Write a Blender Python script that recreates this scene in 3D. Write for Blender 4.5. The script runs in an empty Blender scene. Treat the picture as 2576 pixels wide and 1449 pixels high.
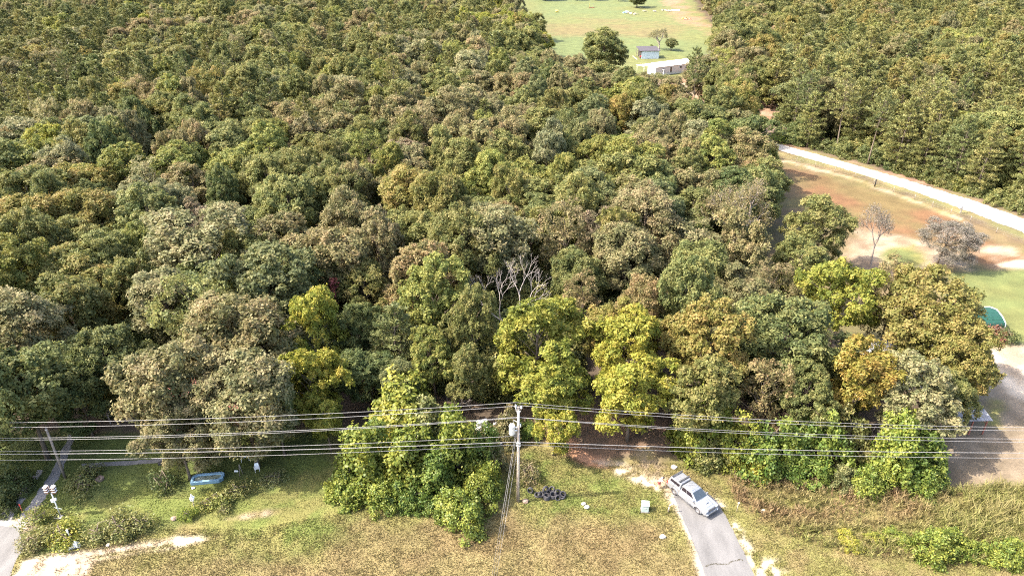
import bpy, bmesh, math, random
import numpy as np
from mathutils import Vector, Matrix, Euler

random.seed(7)
R_ = math.radians
scene = bpy.context.scene
COL = scene.collection

# ------------------------------------------------------------------ camera
# drone view: 54 m up, looking 28 degrees below the horizontal along +Y
H = 54.0
PITCH = R_(28.0)
FPX, CXP, CYP = 1773.0, 1288.0, 724.5          # survey frame 2576 x 1449
SP, CP = math.sin(PITCH), math.cos(PITCH)
cam_d = bpy.data.cameras.new('camera')
cam_d.sensor_width = 36.0
cam_d.lens = 36.0 * FPX / 2576.0
cam_d.clip_start = 0.5
cam_d.clip_end = 9000.0
cam = bpy.data.objects.new('camera', cam_d)
COL.objects.link(cam)
cam.location = (0, 0, H)
cam.rotation_euler = (R_(90) - PITCH, 0, 0)
scene.camera = cam

# ------------------------------------------------------------------ sky and sun
SUN_EL = R_(48.0)
SHX, SHY = 0.99, 0.13                            # shadows fall to +X and slightly away
world = bpy.data.worlds.new('World')
scene.world = world
world.use_nodes = True
wn = world.node_tree.nodes
wl = world.node_tree.links
for n in list(wn):
    wn.remove(n)
sky = wn.new('ShaderNodeTexSky')
sky.sky_type = 'NISHITA'
sky.sun_disc = False
sky.sun_elevation = SUN_EL
sky.air_density = 1.0
sky.dust_density = 4.0                           # pale, slightly hazy late-summer sky
sky.ozone_density = 0.4
sky.sun_rotation = math.atan2(-SHX, -SHY)
bg = wn.new('ShaderNodeBackground')
bg.inputs['Strength'].default_value = 0.15
wo = wn.new('ShaderNodeOutputWorld')
wl.new(sky.outputs[0], bg.inputs[0])
wl.new(bg.outputs[0], wo.inputs[0])

sun_d = bpy.data.lights.new('sun', 'SUN')
sun_d.energy = 3.1
sun_d.angle = R_(0.5)
sun_d.color = (1.0, 0.93, 0.82)
sun = bpy.data.objects.new('sun', sun_d)
COL.objects.link(sun)
_d = Vector((SHX * math.cos(SUN_EL), SHY * math.cos(SUN_EL), -math.sin(SUN_EL)))
sun.rotation_euler = _d.to_track_quat('-Z', 'Y').to_euler()
sun.location = (-60, -10, 90)

vs = scene.view_settings
vs.view_transform = 'Standard'
vs.look = 'None'
vs.exposure = 2.22
vs.gamma = 1.0
vs.use_curve_mapping = False
scene.cycles.max_bounces = 6
scene.cycles.diffuse_bounces = 4
scene.cycles.glossy_bounces = 2
scene.cycles.transmission_bounces = 4
scene.cycles.transparent_max_bounces = 4
scene.cycles.use_denoising = False
scene.cycles.filter_width = 1.15
scene.cycles.sample_clamp_indirect = 4.0


# ------------------------------------------------------------------ survey: frame position -> ground position
def G(u, v, z=0.0):
    dx, dy = u - CXP, v - CYP
    t = (H - z) / (FPX * SP + dy * CP)
    return dx * t, (FPX * CP - dy * SP) * t


def PROJ(x, y, z):
    d = y * CP + (H - z) * SP
    return CXP + FPX * x / d, CYP + FPX * ((H - z) * CP - y * SP) / d


def ZAT(v, y):
    """height of something standing at distance y that shows at frame row v"""
    dy = v - CYP
    return H - y * (FPX * SP + dy * CP) / (FPX * CP - dy * SP)


def GP(pts):
    return [G(u, v) for u, v in pts]


# ------------------------------------------------------------------ noise
def vnoise(x, y, seed):
    rs = np.random.RandomState(seed)
    T = rs.rand(256, 256)
    xi = np.floor(x).astype(np.int64)
    yi = np.floor(y).astype(np.int64)
    fx, fy = x - xi, y - yi
    fx = fx * fx * (3 - 2 * fx)
    fy = fy * fy * (3 - 2 * fy)
    a = T[xi & 255, yi & 255]
    b = T[(xi + 1) & 255, yi & 255]
    c = T[xi & 255, (yi + 1) & 255]
    d = T[(xi + 1) & 255, (yi + 1) & 255]
    return (a * (1 - fx) + b * fx) * (1 - fy) + (c * (1 - fx) + d * fx) * fy


def fbm(x, y, scale, seed, octv=4):
    o, amp, tot = 0.0, 1.0, 0.0
    for k in range(octv):
        f = 2.0 ** k / scale
        o = o + amp * vnoise(x * f + 17.3 * k, y * f - 9.1 * k, seed + k)
        tot += amp
        amp *= 0.55
    return o / tot


def sdist(px, py, poly):
    """signed distance to a polygon, positive inside"""
    n = len(poly)
    ins = np.zeros(px.shape, bool)
    dm = np.full(px.shape, 1e18)
    for i in range(n):
        x0, y0 = poly[i]
        x1, y1 = poly[(i + 1) % n]
        ex, ey = x1 - x0, y1 - y0
        L2 = ex * ex + ey * ey + 1e-12
        t = np.clip(((px - x0) * ex + (py - y0) * ey) / L2, 0, 1)
        dm = np.minimum(dm, (px - x0 - t * ex) ** 2 + (py - y0 - t * ey) ** 2)
        c = ((y0 > py) != (y1 > py)) & (px < ex * (py - y0) / (ey if abs(ey) > 1e-12 else 1e-12) + x0)
        ins ^= c
    d = np.sqrt(dm)
    return np.where(ins, d, -d)


# ------------------------------------------------------------------ materials
MAT = {}


def new_mat(name):
    m = bpy.data.materials.new(name)
    m.use_nodes = True
    nt = m.node_tree
    for n in list(nt.nodes):
        nt.nodes.remove(n)
    out = nt.nodes.new('ShaderNodeOutputMaterial')
    MAT[name] = m
    return m, nt, out


def solid(name, col, rough=0.6, metal=0.0, noise=0.18, nscale=6.0, spec=0.4, bump=0.0, coat=0.0):
    """plain material with a little procedural wear and grain"""
    m, nt, out = new_mat(name)
    N, L = nt.nodes, nt.links
    p = N.new('ShaderNodeBsdfPrincipled')
    tc = N.new('ShaderNodeTexCoord')
    nz = N.new('ShaderNodeTexNoise')
    nz.inputs['Scale'].default_value = nscale
    nz.inputs['Detail'].default_value = 5
    L.new(tc.outputs['Object'], nz.inputs['Vector'])
    rp = N.new('ShaderNodeMapRange')
    rp.inputs['From Min'].default_value = 0.3
    rp.inputs['From Max'].default_value = 0.7
    rp.inputs['To Min'].default_value = 1 - noise
    rp.inputs['To Max'].default_value = 1 + noise
    L.new(nz.outputs['Fac'], rp.inputs['Value'])
    mx = N.new('ShaderNodeVectorMath')
    mx.operation = 'SCALE'
    mx.inputs[0].default_value = col
    L.new(rp.outputs[0], mx.inputs['Scale'])
    L.new(mx.outputs[0], p.inputs['Base Color'])
    p.inputs['Roughness'].default_value = rough
    p.inputs['Metallic'].default_value = metal
    p.inputs['Specular IOR Level'].default_value = spec
    if coat:
        p.inputs['Coat Weight'].default_value = coat
        p.inputs['Coat Roughness'].default_value = 0.08
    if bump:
        b = N.new('ShaderNodeBump')
        b.inputs['Strength'].default_value = bump
        b.inputs['Distance'].default_value = 0.02
        L.new(nz.outputs['Fac'], b.inputs['Height'])
        L.new(b.outputs[0], p.inputs['Normal'])
    L.new(p.outputs[0], out.inputs[0])
    return m


def leaf_mat(name, trans=0.42, rough=0.6, spec=0.25):
    """foliage: colour comes from the plant's own 'tint', varied per spray by the mesh's 'var'"""
    m, nt, out = new_mat(name)
    N, L = nt.nodes, nt.links
    at = N.new('ShaderNodeAttribute')
    at.attribute_type = 'INSTANCER'
    at.attribute_name = 'tint'
    av = N.new('ShaderNodeAttribute')
    av.attribute_name = 'var'
    hs = N.new('ShaderNodeHueSaturation')
    # var -> value and hue shift
    mr = N.new('ShaderNodeMapRange')
    mr.inputs['To Min'].default_value = 0.6
    mr.inputs['To Max'].default_value = 1.4
    mh = N.new('ShaderNodeMapRange')
    mh.inputs['To Min'].default_value = 0.535
    mh.inputs['To Max'].default_value = 0.465
    L.new(av.outputs['Fac'], mr.inputs['Value'])
    L.new(av.outputs['Fac'], mh.inputs['Value'])
    L.new(mr.outputs[0], hs.inputs['Value'])
    L.new(mh.outputs[0], hs.inputs['Hue'])
    L.new(at.outputs['Color'], hs.inputs['Color'])
    p = N.new('ShaderNodeBsdfPrincipled')
    p.inputs['Roughness'].default_value = rough
    p.inputs['Specular IOR Level'].default_value = spec
    L.new(hs.outputs[0], p.inputs['Base Color'])
    tr = N.new('ShaderNodeBsdfTranslucent')
    L.new(hs.outputs[0], tr.inputs['Color'])
    mx = N.new('ShaderNodeMixShader')
    mx.inputs[0].default_value = trans
    L.new(p.outputs[0], mx.inputs[1])
    L.new(tr.outputs[0], mx.inputs[2])
    L.new(mx.outputs[0], out.inputs[0])
    return m


def attr_mat(name, attr='col', rough=0.85, trans=0.0, nscale=0.0, namp=0.25, bump=0.0, spec=0.2):
    m, nt, out = new_mat(name)
    N, L = nt.nodes, nt.links
    at = N.new('ShaderNodeAttribute')
    at.attribute_name = attr
    p = N.new('ShaderNodeBsdfPrincipled')
    p.inputs['Roughness'].default_value = rough
    p.inputs['Specular IOR Level'].default_value = spec
    c = at.outputs['Color']
    if nscale:
        tc = N.new('ShaderNodeTexCoord')
        n1 = N.new('ShaderNodeTexNoise')
        n1.inputs['Scale'].default_value = nscale
        n1.inputs['Detail'].default_value = 8
        n1.inputs['Roughness'].default_value = 0.72
        L.new(tc.outputs['Object'], n1.inputs['Vector'])
        n2 = N.new('ShaderNodeTexNoise')
        n2.inputs['Scale'].default_value = nscale * 0.09
        n2.inputs['Detail'].default_value = 6
        L.new(tc.outputs['Object'], n2.inputs['Vector'])
        a = N.new('ShaderNodeMath')
        a.operation = 'ADD'
        L.new(n1.outputs['Fac'], a.inputs[0])
        L.new(n2.outputs['Fac'], a.inputs[1])
        mr = N.new('ShaderNodeMapRange')
        mr.inputs['From Min'].default_value = 0.65
        mr.inputs['From Max'].default_value = 1.35
        mr.inputs['To Min'].default_value = 1 - namp * 1.6
        mr.inputs['To Max'].default_value = 1 + namp * 1.6
        mr.clamp = False
        L.new(a.outputs[0], mr.inputs['Value'])
        mx = N.new('ShaderNodeVectorMath')
        mx.operation = 'SCALE'
        L.new(c, mx.inputs[0])
        L.new(mr.outputs[0], mx.inputs['Scale'])
        c = mx.outputs[0]
        if bump:
            b = N.new('ShaderNodeBump')
            b.inputs['Strength'].default_value = bump
            b.inputs['Distance'].default_value = 0.12
            L.new(n1.outputs['Fac'], b.inputs['Height'])
            L.new(b.outputs[0], p.inputs['Normal'])
    L.new(c, p.inputs['Base Color'])
    if trans:
        tr = N.new('ShaderNodeBsdfTranslucent')
        L.new(c, tr.inputs['Color'])
        mx = N.new('ShaderNodeMixShader')
        mx.inputs[0].default_value = trans
        L.new(p.outputs[0], mx.inputs[1])
        L.new(tr.outputs[0], mx.inputs[2])
        L.new(mx.outputs[0], out.inputs[0])
    else:
        L.new(p.outputs[0], out.inputs[0])
    return m


leaf_mat('leaf')
leaf_mat('needle', trans=0.22, rough=0.55, spec=0.35)
leaf_mat('vine_leaf', trans=0.36, rough=0.5, spec=0.3)
attr_mat('ground', nscale=3.2, namp=0.22, bump=0.4)
attr_mat('grass', trans=0.3, rough=0.7)
solid('bark', (0.13, 0.10, 0.075), 0.9, nscale=9, noise=0.4, bump=0.5)
solid('pale_bark', (0.33, 0.285, 0.26), 0.8, nscale=5, noise=0.25)
solid('grey_bark', (0.25, 0.21, 0.18), 0.9, nscale=5, noise=0.3)
solid('pole_wood', (0.34, 0.28, 0.23), 0.85, nscale=4, noise=0.3, bump=0.3)
solid('grey_wood', (0.24, 0.20, 0.17), 0.9, nscale=4, noise=0.35)
solid('galv', (0.58, 0.58, 0.58), 0.45, 0.4, nscale=3)
solid('wire', (0.27, 0.26, 0.257), 0.5, 0.2, nscale=1)
solid('porcelain', (0.75, 0.74, 0.72), 0.3)
solid('white_paint', (0.80, 0.80, 0.78), 0.5, nscale=2, noise=0.08)
solid('white_metal', (0.82, 0.82, 0.82), 0.4, nscale=1.2, noise=0.06)
solid('offwhite', (0.62, 0.58, 0.52), 0.6, nscale=2, noise=0.12)
solid('plastic_white', (0.80, 0.80, 0.80), 0.35)
solid('siding', (0.60, 0.52, 0.48), 0.65, nscale=1.5, noise=0.1)
solid('pale_blue_metal', (0.50, 0.58, 0.64), 0.5, nscale=1.5, noise=0.07)
solid('dark_roof', (0.06, 0.05, 0.055), 0.7, nscale=2, noise=0.2)
solid('grey_roof', (0.20, 0.20, 0.215), 0.6, nscale=1.5, noise=0.3)
solid('red_roof', (0.24, 0.075, 0.055), 0.6, nscale=1.5, noise=0.25)
solid('red_paint', (0.50, 0.04, 0.04), 0.5)
solid('red_stripe', (0.55, 0.14, 0.10), 0.6)
solid('green_metal', (0.014, 0.055, 0.038), 0.4, 0.0, nscale=2, noise=0.12)
solid('glass_dark', (0.018, 0.014, 0.018), 0.06, spec=0.7, noise=0.0)
solid('windshield', (0.035, 0.045, 0.055), 0.05, spec=0.8, noise=0.1)
solid('car_paint', (0.30, 0.31, 0.33), 0.32, 0.5, nscale=2, noise=0.04, coat=0.7)
solid('car_trim', (0.055, 0.055, 0.06), 0.5)
solid('car_grey', (0.22, 0.22, 0.22), 0.5)
solid('rubber', (0.045, 0.042, 0.045), 0.75, nscale=8, noise=0.4)
solid('rim', (0.32, 0.32, 0.33), 0.35, 0.7)
solid('lamp_glass', (0.75, 0.77, 0.8), 0.1, spec=0.8)
solid('tail_lamp', (0.5, 0.05, 0.03), 0.2)
solid('blue_plastic', (0.18, 0.30, 0.40), 0.45, nscale=3, noise=0.15)
solid('murky_water', (0.16, 0.19, 0.15), 0.12, nscale=3, noise=0.5)
solid('box_green', (0.36, 0.42, 0.39), 0.5, nscale=3, noise=0.08)
solid('rust', (0.22, 0.10, 0.055), 0.85, nscale=6, noise=0.35)
solid('brown_stone', (0.24, 0.17, 0.13), 0.9, nscale=6, noise=0.3)
solid('pale_stone', (0.40, 0.36, 0.31), 0.9, nscale=4, noise=0.2)
solid('skin', (0.42, 0.25, 0.17), 0.6)
solid('hair', (0.03, 0.022, 0.018), 0.6)
solid('shirt', (0.72, 0.73, 0.76), 0.8, nscale=8, noise=0.1)
solid('shorts', (0.36, 0.07, 0.07), 0.8, nscale=8, noise=0.15)
solid('tarp_blue', (0.16, 0.26, 0.36), 0.5, nscale=3, noise=0.3)
solid('black', (0.015, 0.015, 0.016), 0.7)
solid('yellow_wood', (0.55, 0.42, 0.12), 0.7)
solid('brick_red', (0.28, 0.11, 0.08), 0.85, nscale=3, noise=0.25)


def pavement_mat(name, col, crack=0.0, stain=0.34):
    m, nt, out = new_mat(name)
    N, L = nt.nodes, nt.links
    p = N.new('ShaderNodeBsdfPrincipled')
    p.inputs['Roughness'].default_value = 0.85
    tc = N.new('ShaderNodeTexCoord')
    n1 = N.new('ShaderNodeTexNoise')
    n1.inputs['Scale'].default_value = 7.0
    n1.inputs['Detail'].default_value = 8
    n1.inputs['Roughness'].default_value = 0.75
    n2 = N.new('ShaderNodeTexNoise')
    n2.inputs['Scale'].default_value = 0.55
    n2.inputs['Detail'].default_value = 5
    mp = N.new('ShaderNodeMapping')
    mp.inputs['Scale'].default_value = (1.6, 0.45, 1)
    L.new(tc.outputs['Object'], n1.inputs['Vector'])
    L.new(tc.outputs['Object'], mp.inputs['Vector'])
    L.new(mp.outputs[0], n2.inputs['Vector'])
    a = N.new('ShaderNodeMath')
    a.operation = 'ADD'
    L.new(n1.outputs['Fac'], a.inputs[0])
    L.new(n2.outputs['Fac'], a.inputs[1])
    mr = N.new('ShaderNodeMapRange')
    mr.inputs['From Min'].default_value = 0.7
    mr.inputs['From Max'].default_value = 1.3
    mr.inputs['To Min'].default_value = 1 - stain
    mr.inputs['To Max'].default_value = 1 + stain
    L.new(a.outputs[0], mr.inputs['Value'])
    mx = N.new('ShaderNodeVectorMath')
    mx.operation = 'SCALE'
    mx.inputs[0].default_value = col
    L.new(mr.outputs[0], mx.inputs['Scale'])
    L.new(mx.outputs[0], p.inputs['Base Color'])
    b = N.new('ShaderNodeBump')
    b.inputs['Strength'].default_value = 0.4
    b.inputs['Distance'].default_value = 0.02
    L.new(n1.outputs['Fac'], b.inputs['Height'])
    L.new(b.outputs[0], p.inputs['Normal'])
    L.new(p.outputs[0], out.inputs[0])
    return m


pavement_mat('asphalt', (0.112, 0.108, 0.106))
pavement_mat('concrete', (0.118, 0.113, 0.11))
pavement_mat('gravel_white', (0.285, 0.265, 0.24), stain=0.3)
pavement_mat('track_gravel', (0.19, 0.18, 0.175))


# ------------------------------------------------------------------ mesh helpers
def np_mesh(name, V, F, var=None, col=None, smooth=False):
    """V (n,3), F (m,k) index array -> mesh; var/col one value per face"""
    V = np.asarray(V, np.float32)
    F = np.asarray(F, np.int32)
    me = bpy.data.meshes.new(name)
    m, k = F.shape
    me.vertices.add(len(V))
    me.vertices.foreach_set('co', V.ravel())
    me.loops.add(m * k)
    me.loops.foreach_set('vertex_index', F.ravel())
    me.polygons.add(m)
    me.polygons.foreach_set('loop_start', np.arange(0, m * k, k, dtype=np.int32))
    if smooth:
        me.polygons.foreach_set('use_smooth', np.ones(m, bool))
    me.update(calc_edges=True)
    if var is not None:
        a = me.attributes.new('var', 'FLOAT', 'FACE')
        a.data.foreach_set('value', np.asarray(var, np.float32))
    if col is not None:
        c = np.asarray(col, np.float32)
        dom = 'FACE' if len(c) == m and len(c) != len(V) else 'POINT'
        a = me.attributes.new('col', 'FLOAT_COLOR', dom)
        if c.shape[1] == 3:
            c = np.concatenate([c, np.ones((len(c), 1), np.float32)], 1)
        a.data.foreach_set('color', c.ravel())
    return me


class MB:
    """collects shapes into one mesh"""

    def __init__(s):
        s.v, s.f, s.sm = [], [], []

    def add(s, vs, fs, smooth=False):
        b = len(s.v)
        s.v += [tuple(p) for p in vs]
        s.f += [tuple(i + b for i in f) for f in fs]
        s.sm += [smooth] * len(fs)
        return s

    def box(s, x0, x1, y0, y1, z0, z1):
        vs = [(x0, y0, z0), (x1, y0, z0), (x1, y1, z0), (x0, y1, z0), (x0, y0, z1), (x1, y0, z1), (x1, y1, z1), (x0, y1, z1)]
        return s.add(vs, [(3, 2, 1, 0), (4, 5, 6, 7), (0, 1, 5, 4), (1, 2, 6, 5), (2, 3, 7, 6), (3, 0, 4, 7)])

    def tube(s, pts, rad, n=6, cap=True):
        pts = [Vector(p) for p in pts]
        if not hasattr(rad, '__len__'):
            rad = [rad] * len(pts)
        vs, fs = [], []
        up = Vector((0, 0, 1))
        for i, p in enumerate(pts):
            t = (pts[min(i + 1, len(pts) - 1)] - pts[max(i - 1, 0)])
            if t.length < 1e-9:
                t = Vector((0, 0, 1))
            t.normalize()
            a = t.cross(up if abs(t.z) < 0.93 else Vector((1, 0, 0))).normalized()
            b = t.cross(a)
            for k in range(n):
                w = 2 * math.pi * k / n
                vs.append(p + (a * math.cos(w) + b * math.sin(w)) * rad[i])
        for i in range(len(pts) - 1):
            for k in range(n):
                fs.append((i * n + k, i * n + (k + 1) % n, (i + 1) * n + (k + 1) % n, (i + 1) * n + k))
        s.add(vs, fs, True)
        if cap:
            b = len(s.v) - len(vs)
            s.f += [tuple(b + k for k in range(n)), tuple(b + (len(pts) - 1) * n + k for k in reversed(range(n)))]
            s.sm += [False, False]
        return s

    def lathe(s, prof, n=16, close=True, M=None):
        """prof: (r, z) list turned about z; M: placing matrix"""
        vs, fs = [], []
        m = len(prof)
        for k in range(n):
            w = 2 * math.pi * k / n
            for r, z in prof:
                p = Vector((r * math.cos(w), r * math.sin(w), z))
                vs.append(M @ p if M else p)
        for k in range(n):
            k2 = (k + 1) % n
            for i in range(m if close else m - 1):
                j = (i + 1) % m
                fs.append((k * m + i, k2 * m + i, k2 * m + j, k * m + j))
        return s.add(vs, fs, True)

    def prism(s, poly, y0, y1, axis='y'):
        """polygon in x,z pulled between y0 and y1"""
        n = len(poly)
        vs = [(x, y0, z) for x, z in poly] + [(x, y1, z) for x, z in poly]
        fs = [tuple(range(n)), tuple(range(2 * n - 1, n - 1, -1))]
        fs += [(i, i + n, (i + 1) % n + n, (i + 1) % n) for i in range(n)]
        return s.add(vs, fs)

    def hexa(s, b, t):
        """8-corner block from bottom and top corner lists (same winding)"""
        return s.add(list(b) + list(t), [(3, 2, 1, 0), (4, 5, 6, 7), (0, 1, 5, 4), (1, 2, 6, 5), (2, 3, 7, 6), (3, 0, 4, 7)])

    def mesh(s, name):
        me = bpy.data.meshes.new(name)
        me.from_pydata(s.v, [], s.f)
        me.polygons.foreach_set('use_smooth', np.array(s.sm, bool))
        me.update()
        bm = bmesh.new()
        bm.from_mesh(me)
        bmesh.ops.recalc_face_normals(bm, faces=bm.faces)
        bm.to_mesh(me)
        bm.free()
        return me

    def build(s, name, mat, parent=None, bevel=0.0):
        return link(name, s.mesh(name), mat, parent, bevel)


def link(name, me, mat, parent=None, bevel=0.0):
    if mat and not me.materials:
        me.materials.append(MAT[mat])
    o = bpy.data.objects.new(name, me)
    COL.objects.link(o)
    if parent is not None:
        o.parent = parent
    if bevel:
        b = o.modifiers.new('bevel', 'BEVEL')
        b.width = bevel
        b.segments = 2
        b.limit_method = 'ANGLE'
        b.angle_limit = R_(35)
    return o


def tag(o, label, cat, group=None):
    o['label'] = label
    o['category'] = cat
    if group:
        o['group'] = group
    return o


def thing(name, label, cat, loc, rz=0.0, group=None):
    o = bpy.data.objects.new(name, None)
    o.empty_display_size = 0.3
    COL.objects.link(o)
    o.location = loc if len(loc) == 3 else (loc[0], loc[1], 0.0)
    o.rotation_euler = (0, 0, rz)
    return tag(o, label, cat, group)


def structure(o, kind='structure'):
    o['kind'] = kind
    return o

# ------------------------------------------------------------------ ground: what grows or lies where (own colours, not light)
C_LITTER = (0.075, 0.055, 0.038)
C_DRY = (0.162, 0.130, 0.056)
C_DRYRED = (0.158, 0.118, 0.054)
C_OLIVE = (0.145, 0.135, 0.044)
C_GREEN = (0.102, 0.120, 0.030)
C_LAWN = (0.108, 0.112, 0.038)
C_SAND = (0.245, 0.188, 0.130)
C_PALE = (0.34, 0.282, 0.215)
C_CLAY = (0.21, 0.115, 0.068)
C_RUST = (0.130, 0.070, 0.034)
C_DARKGREEN = (0.078, 0.096, 0.030)  # darker green, mixed in patches through the yard lawn
# (outline in survey frame, colour A, colour B, patch size, edge softness in m)
ZONES = [
    # front clearing under the power line
    ([(-500, 1085), (150, 1092), (330, 1088), (830, 1078), (1180, 1060), (1330, 1075), (1480, 1150), (1700, 1160), (1900, 1175), (2330, 1215), (3100, 1200), (3100, 2200), (-500, 2200)], C_DRY, C_OLIVE, 3.2, 1.2),
    ([(820, 1300), (1100, 1330), (1260, 1290), (1480, 1300), (1680, 1300), (1760, 1460), (760, 1480), (640, 1420)], C_DRYRED, C_DRY, 2.2, 2.0),
    # lawn of the left yard
    ([(-300, 1100), (160, 1090), (340, 1085), (830, 1085), (850, 1290), (640, 1330), (560, 1290), (420, 1330), (230, 1378), (60, 1390), (-300, 1500)], C_GREEN, C_DARKGREEN, 2.4, 1.0),
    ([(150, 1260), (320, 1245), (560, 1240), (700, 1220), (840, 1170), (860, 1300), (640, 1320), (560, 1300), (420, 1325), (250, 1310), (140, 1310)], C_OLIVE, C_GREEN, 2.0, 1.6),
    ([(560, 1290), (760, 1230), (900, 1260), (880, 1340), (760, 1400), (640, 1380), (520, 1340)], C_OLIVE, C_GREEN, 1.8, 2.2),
    # green round the tyres and the utility box
    ([(1320, 1140), (1450, 1150), (1660, 1230), (1700, 1300), (1560, 1310), (1330, 1300), (1290, 1210)], C_OLIVE, C_GREEN, 1.6, 1.4),
    # bank of weeds
    ([(1800, 1180), (2330, 1215), (2900, 1210), (2900, 1430), (2380, 1425), (2080, 1400), (1900, 1330)], C_DRYRED, C_OLIVE, 1.8, 0.8),
    ([(1900, 1350), (2100, 1405), (2400, 1425), (2900, 1425), (2900, 1500), (1950, 1500)], C_DRY, C_OLIVE, 1.8, 0.8),
    # sandy track, lower left
    ([(20, 1470), (60, 1412), (190, 1388), (330, 1365), (500, 1348), (520, 1358), (420, 1383), (330, 1398), (240, 1418), (190, 1470)], C_PALE, C_SAND, 1.2, 0.5),
    ([(230, 1398), (330, 1380), (430, 1368), (440, 1376), (340, 1392), (240, 1408)], C_DRY, C_OLIVE, 1.0, 0.3),
    ([(560, 1302), (700, 1281), (705, 1290), (570, 1310)], C_DRY, C_SAND, 1.0, 0.4),
    ([(0, 1310), (70, 1300), (90, 1325), (45, 1345), (0, 1340)], C_PALE, C_SAND, 0.8, 0.3),
    # leaf litter and clay under the first trees, sandy verge up to the car
    ([(1330, 1060), (1480, 1030), (1680, 1040), (1720, 1110), (1640, 1140), (1560, 1150), (1460, 1170), (1380, 1110)], (0.17, 0.105, 0.066), (0.11, 0.075, 0.05), 0.9, 0.8),
    ([(1365, 1085), (1420, 1095), (1500, 1150), (1590, 1175), (1560, 1190), (1470, 1172), (1400, 1130)], C_CLAY, (0.36, 0.19, 0.11), 0.8, 0.5),
    ([(1490, 1160), (1560, 1158), (1610, 1185), (1700, 1215), (1720, 1262), (1690, 1246), (1610, 1212), (1540, 1192)], C_PALE, C_DRY, 0.55, 0.6),
    ([(1560, 1140), (1640, 1130), (1680, 1180), (1660, 1200), (1600, 1185)], (0.20, 0.155, 0.10), C_DRY, 0.7, 0.8),
    ([(1672, 1225), (1705, 1240), (1730, 1300), (1760, 1380), (1790, 1470), (1765, 1470), (1742, 1380), (1710, 1300), (1675, 1250)], C_PALE, C_SAND, 0.8, 0.35),
    ([(1790, 1240), (1822, 1270), (1880, 1350), (1900, 1400), (1960, 1400), (1990, 1470), (1900, 1470), (1870, 1380), (1815, 1290)], C_PALE, C_OLIVE, 0.7, 0.5),
    # sand by the open shed on the right
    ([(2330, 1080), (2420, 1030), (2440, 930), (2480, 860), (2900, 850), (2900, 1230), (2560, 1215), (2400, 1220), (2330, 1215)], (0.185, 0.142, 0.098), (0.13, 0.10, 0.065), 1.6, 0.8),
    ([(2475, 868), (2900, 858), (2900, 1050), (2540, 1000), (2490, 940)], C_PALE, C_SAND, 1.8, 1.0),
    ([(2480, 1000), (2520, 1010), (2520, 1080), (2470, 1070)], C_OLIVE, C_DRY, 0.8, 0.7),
    # clearing on the right, up to the white road
    ([(1940, 385), (2150, 430), (2300, 490), (2576, 600), (3000, 780), (3000, 870), (2480, 866), (2250, 900), (1900, 800), (1880, 600), (1900, 450)], (0.125, 0.088, 0.046), (0.105, 0.088, 0.036), 6.0, 3.0),
    ([(1985, 425), (2110, 452), (2300, 515), (2420, 560), (2380, 640), (2240, 620), (2100, 540), (2010, 480)], C_RUST, (0.108, 0.078, 0.033), 7.0, 3.0),
    ([(2420, 575), (2576, 640), (2900, 760), (2900, 790), (2500, 690), (2430, 640)], C_RUST, C_SAND, 4.0, 2.0),
    ([(2150, 570), (2260, 590), (2330, 610), (2420, 640), (2460, 690), (2380, 670), (2200, 700), (2140, 660)], C_SAND, (0.165, 0.115, 0.072), 2.6, 2.0),
    ([(2220, 625), (2300, 615), (2340, 660), (2300, 680), (2230, 670)], (0.095, 0.105, 0.036), C_OLIVE, 2.5, 1.0),
    ([(2390, 690), (2480, 678), (2900, 680), (2900, 866), (2480, 868), (2380, 800)], (0.095, 0.108, 0.037), C_LAWN, 4.0, 1.0),
    ([(2500, 668), (2900, 700), (2900, 676), (2560, 655)], C_PALE, C_SAND, 2.0, 0.6),
    ([(1940, 388), (2150, 436), (2300, 492), (2440, 545), (2900, 735), (2900, 715), (2440, 530), (2300, 478), (2150, 424), (1940, 376)], (0.118, 0.112, 0.046), C_DRY, 3.0, 1.0),
    ([(1950, 396), (2150, 446), (2300, 502), (2420, 548), (2420, 556), (2300, 511), (2150, 455), (1950, 404)], C_SAND, C_DRY, 2.0, 0.7),
    ([(1900, 345), (2150, 406), (2300, 450), (2450, 497), (2900, 674), (2900, 690), (2450, 510), (2300, 464), (2150, 418), (1900, 365)], (0.155, 0.108, 0.07), (0.12, 0.105, 0.046), 3.0, 1.0),
    ([(2200, 425), (2300, 445), (2400, 478), (2330, 470), (2260, 455)], (0.22, 0.13, 0.085), C_LITTER, 3.0, 2.0),
    # dirt track and yard of the mobile home
    ([(1690, 150), (1790, 175), (1840, 230), (1960, 270), (1990, 340), (2000, 380), (1930, 340), (1860, 300), (1760, 270), (1660, 280), (1620, 230), (1560, 200), (1600, 170)], C_CLAY, C_SAND, 5.0, 4.0),
    ([(1330, 295), (1400, 290), (1440, 320), (1380, 335)], C_SAND, C_CLAY, 3.0, 3.0),
    ([(1500, 230), (1620, 235), (1640, 270), (1520, 280)], (0.22, 0.16, 0.11), C_LITTER, 4.0, 3.0),
    # far pasture
    ([(1270, -120), (1260, 20), (1310, 90), (1360, 170), (1480, 200), (1600, 205), (1720, 195), (1790, 130), (1810, 85), (1760, 30), (1690, -120)], C_LAWN, (0.095, 0.112, 0.04), 30.0, 3.0),
    ([(1330, 50), (1480, 45), (1640, 55), (1780, 70), (1700, 95), (1500, 90), (1380, 92)], (0.122, 0.098, 0.04), C_LAWN, 25.0, 9.0),
    ([(1675, 5), (1700, -10), (1745, 22), (1800, 70), (1790, 88), (1730, 66), (1690, 40)], (0.19, 0.118, 0.07), C_LAWN, 14.0, 6.0),
    ([(1660, -120), (1690, -120), (1704, 12), (1672, 14)], (0.19, 0.13, 0.075), C_CLAY, 14.0, 4.0),
]
ZG = [(GP(p), np.array(a), np.array(b), s, e) for p, a, b, s, e in ZONES]


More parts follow.
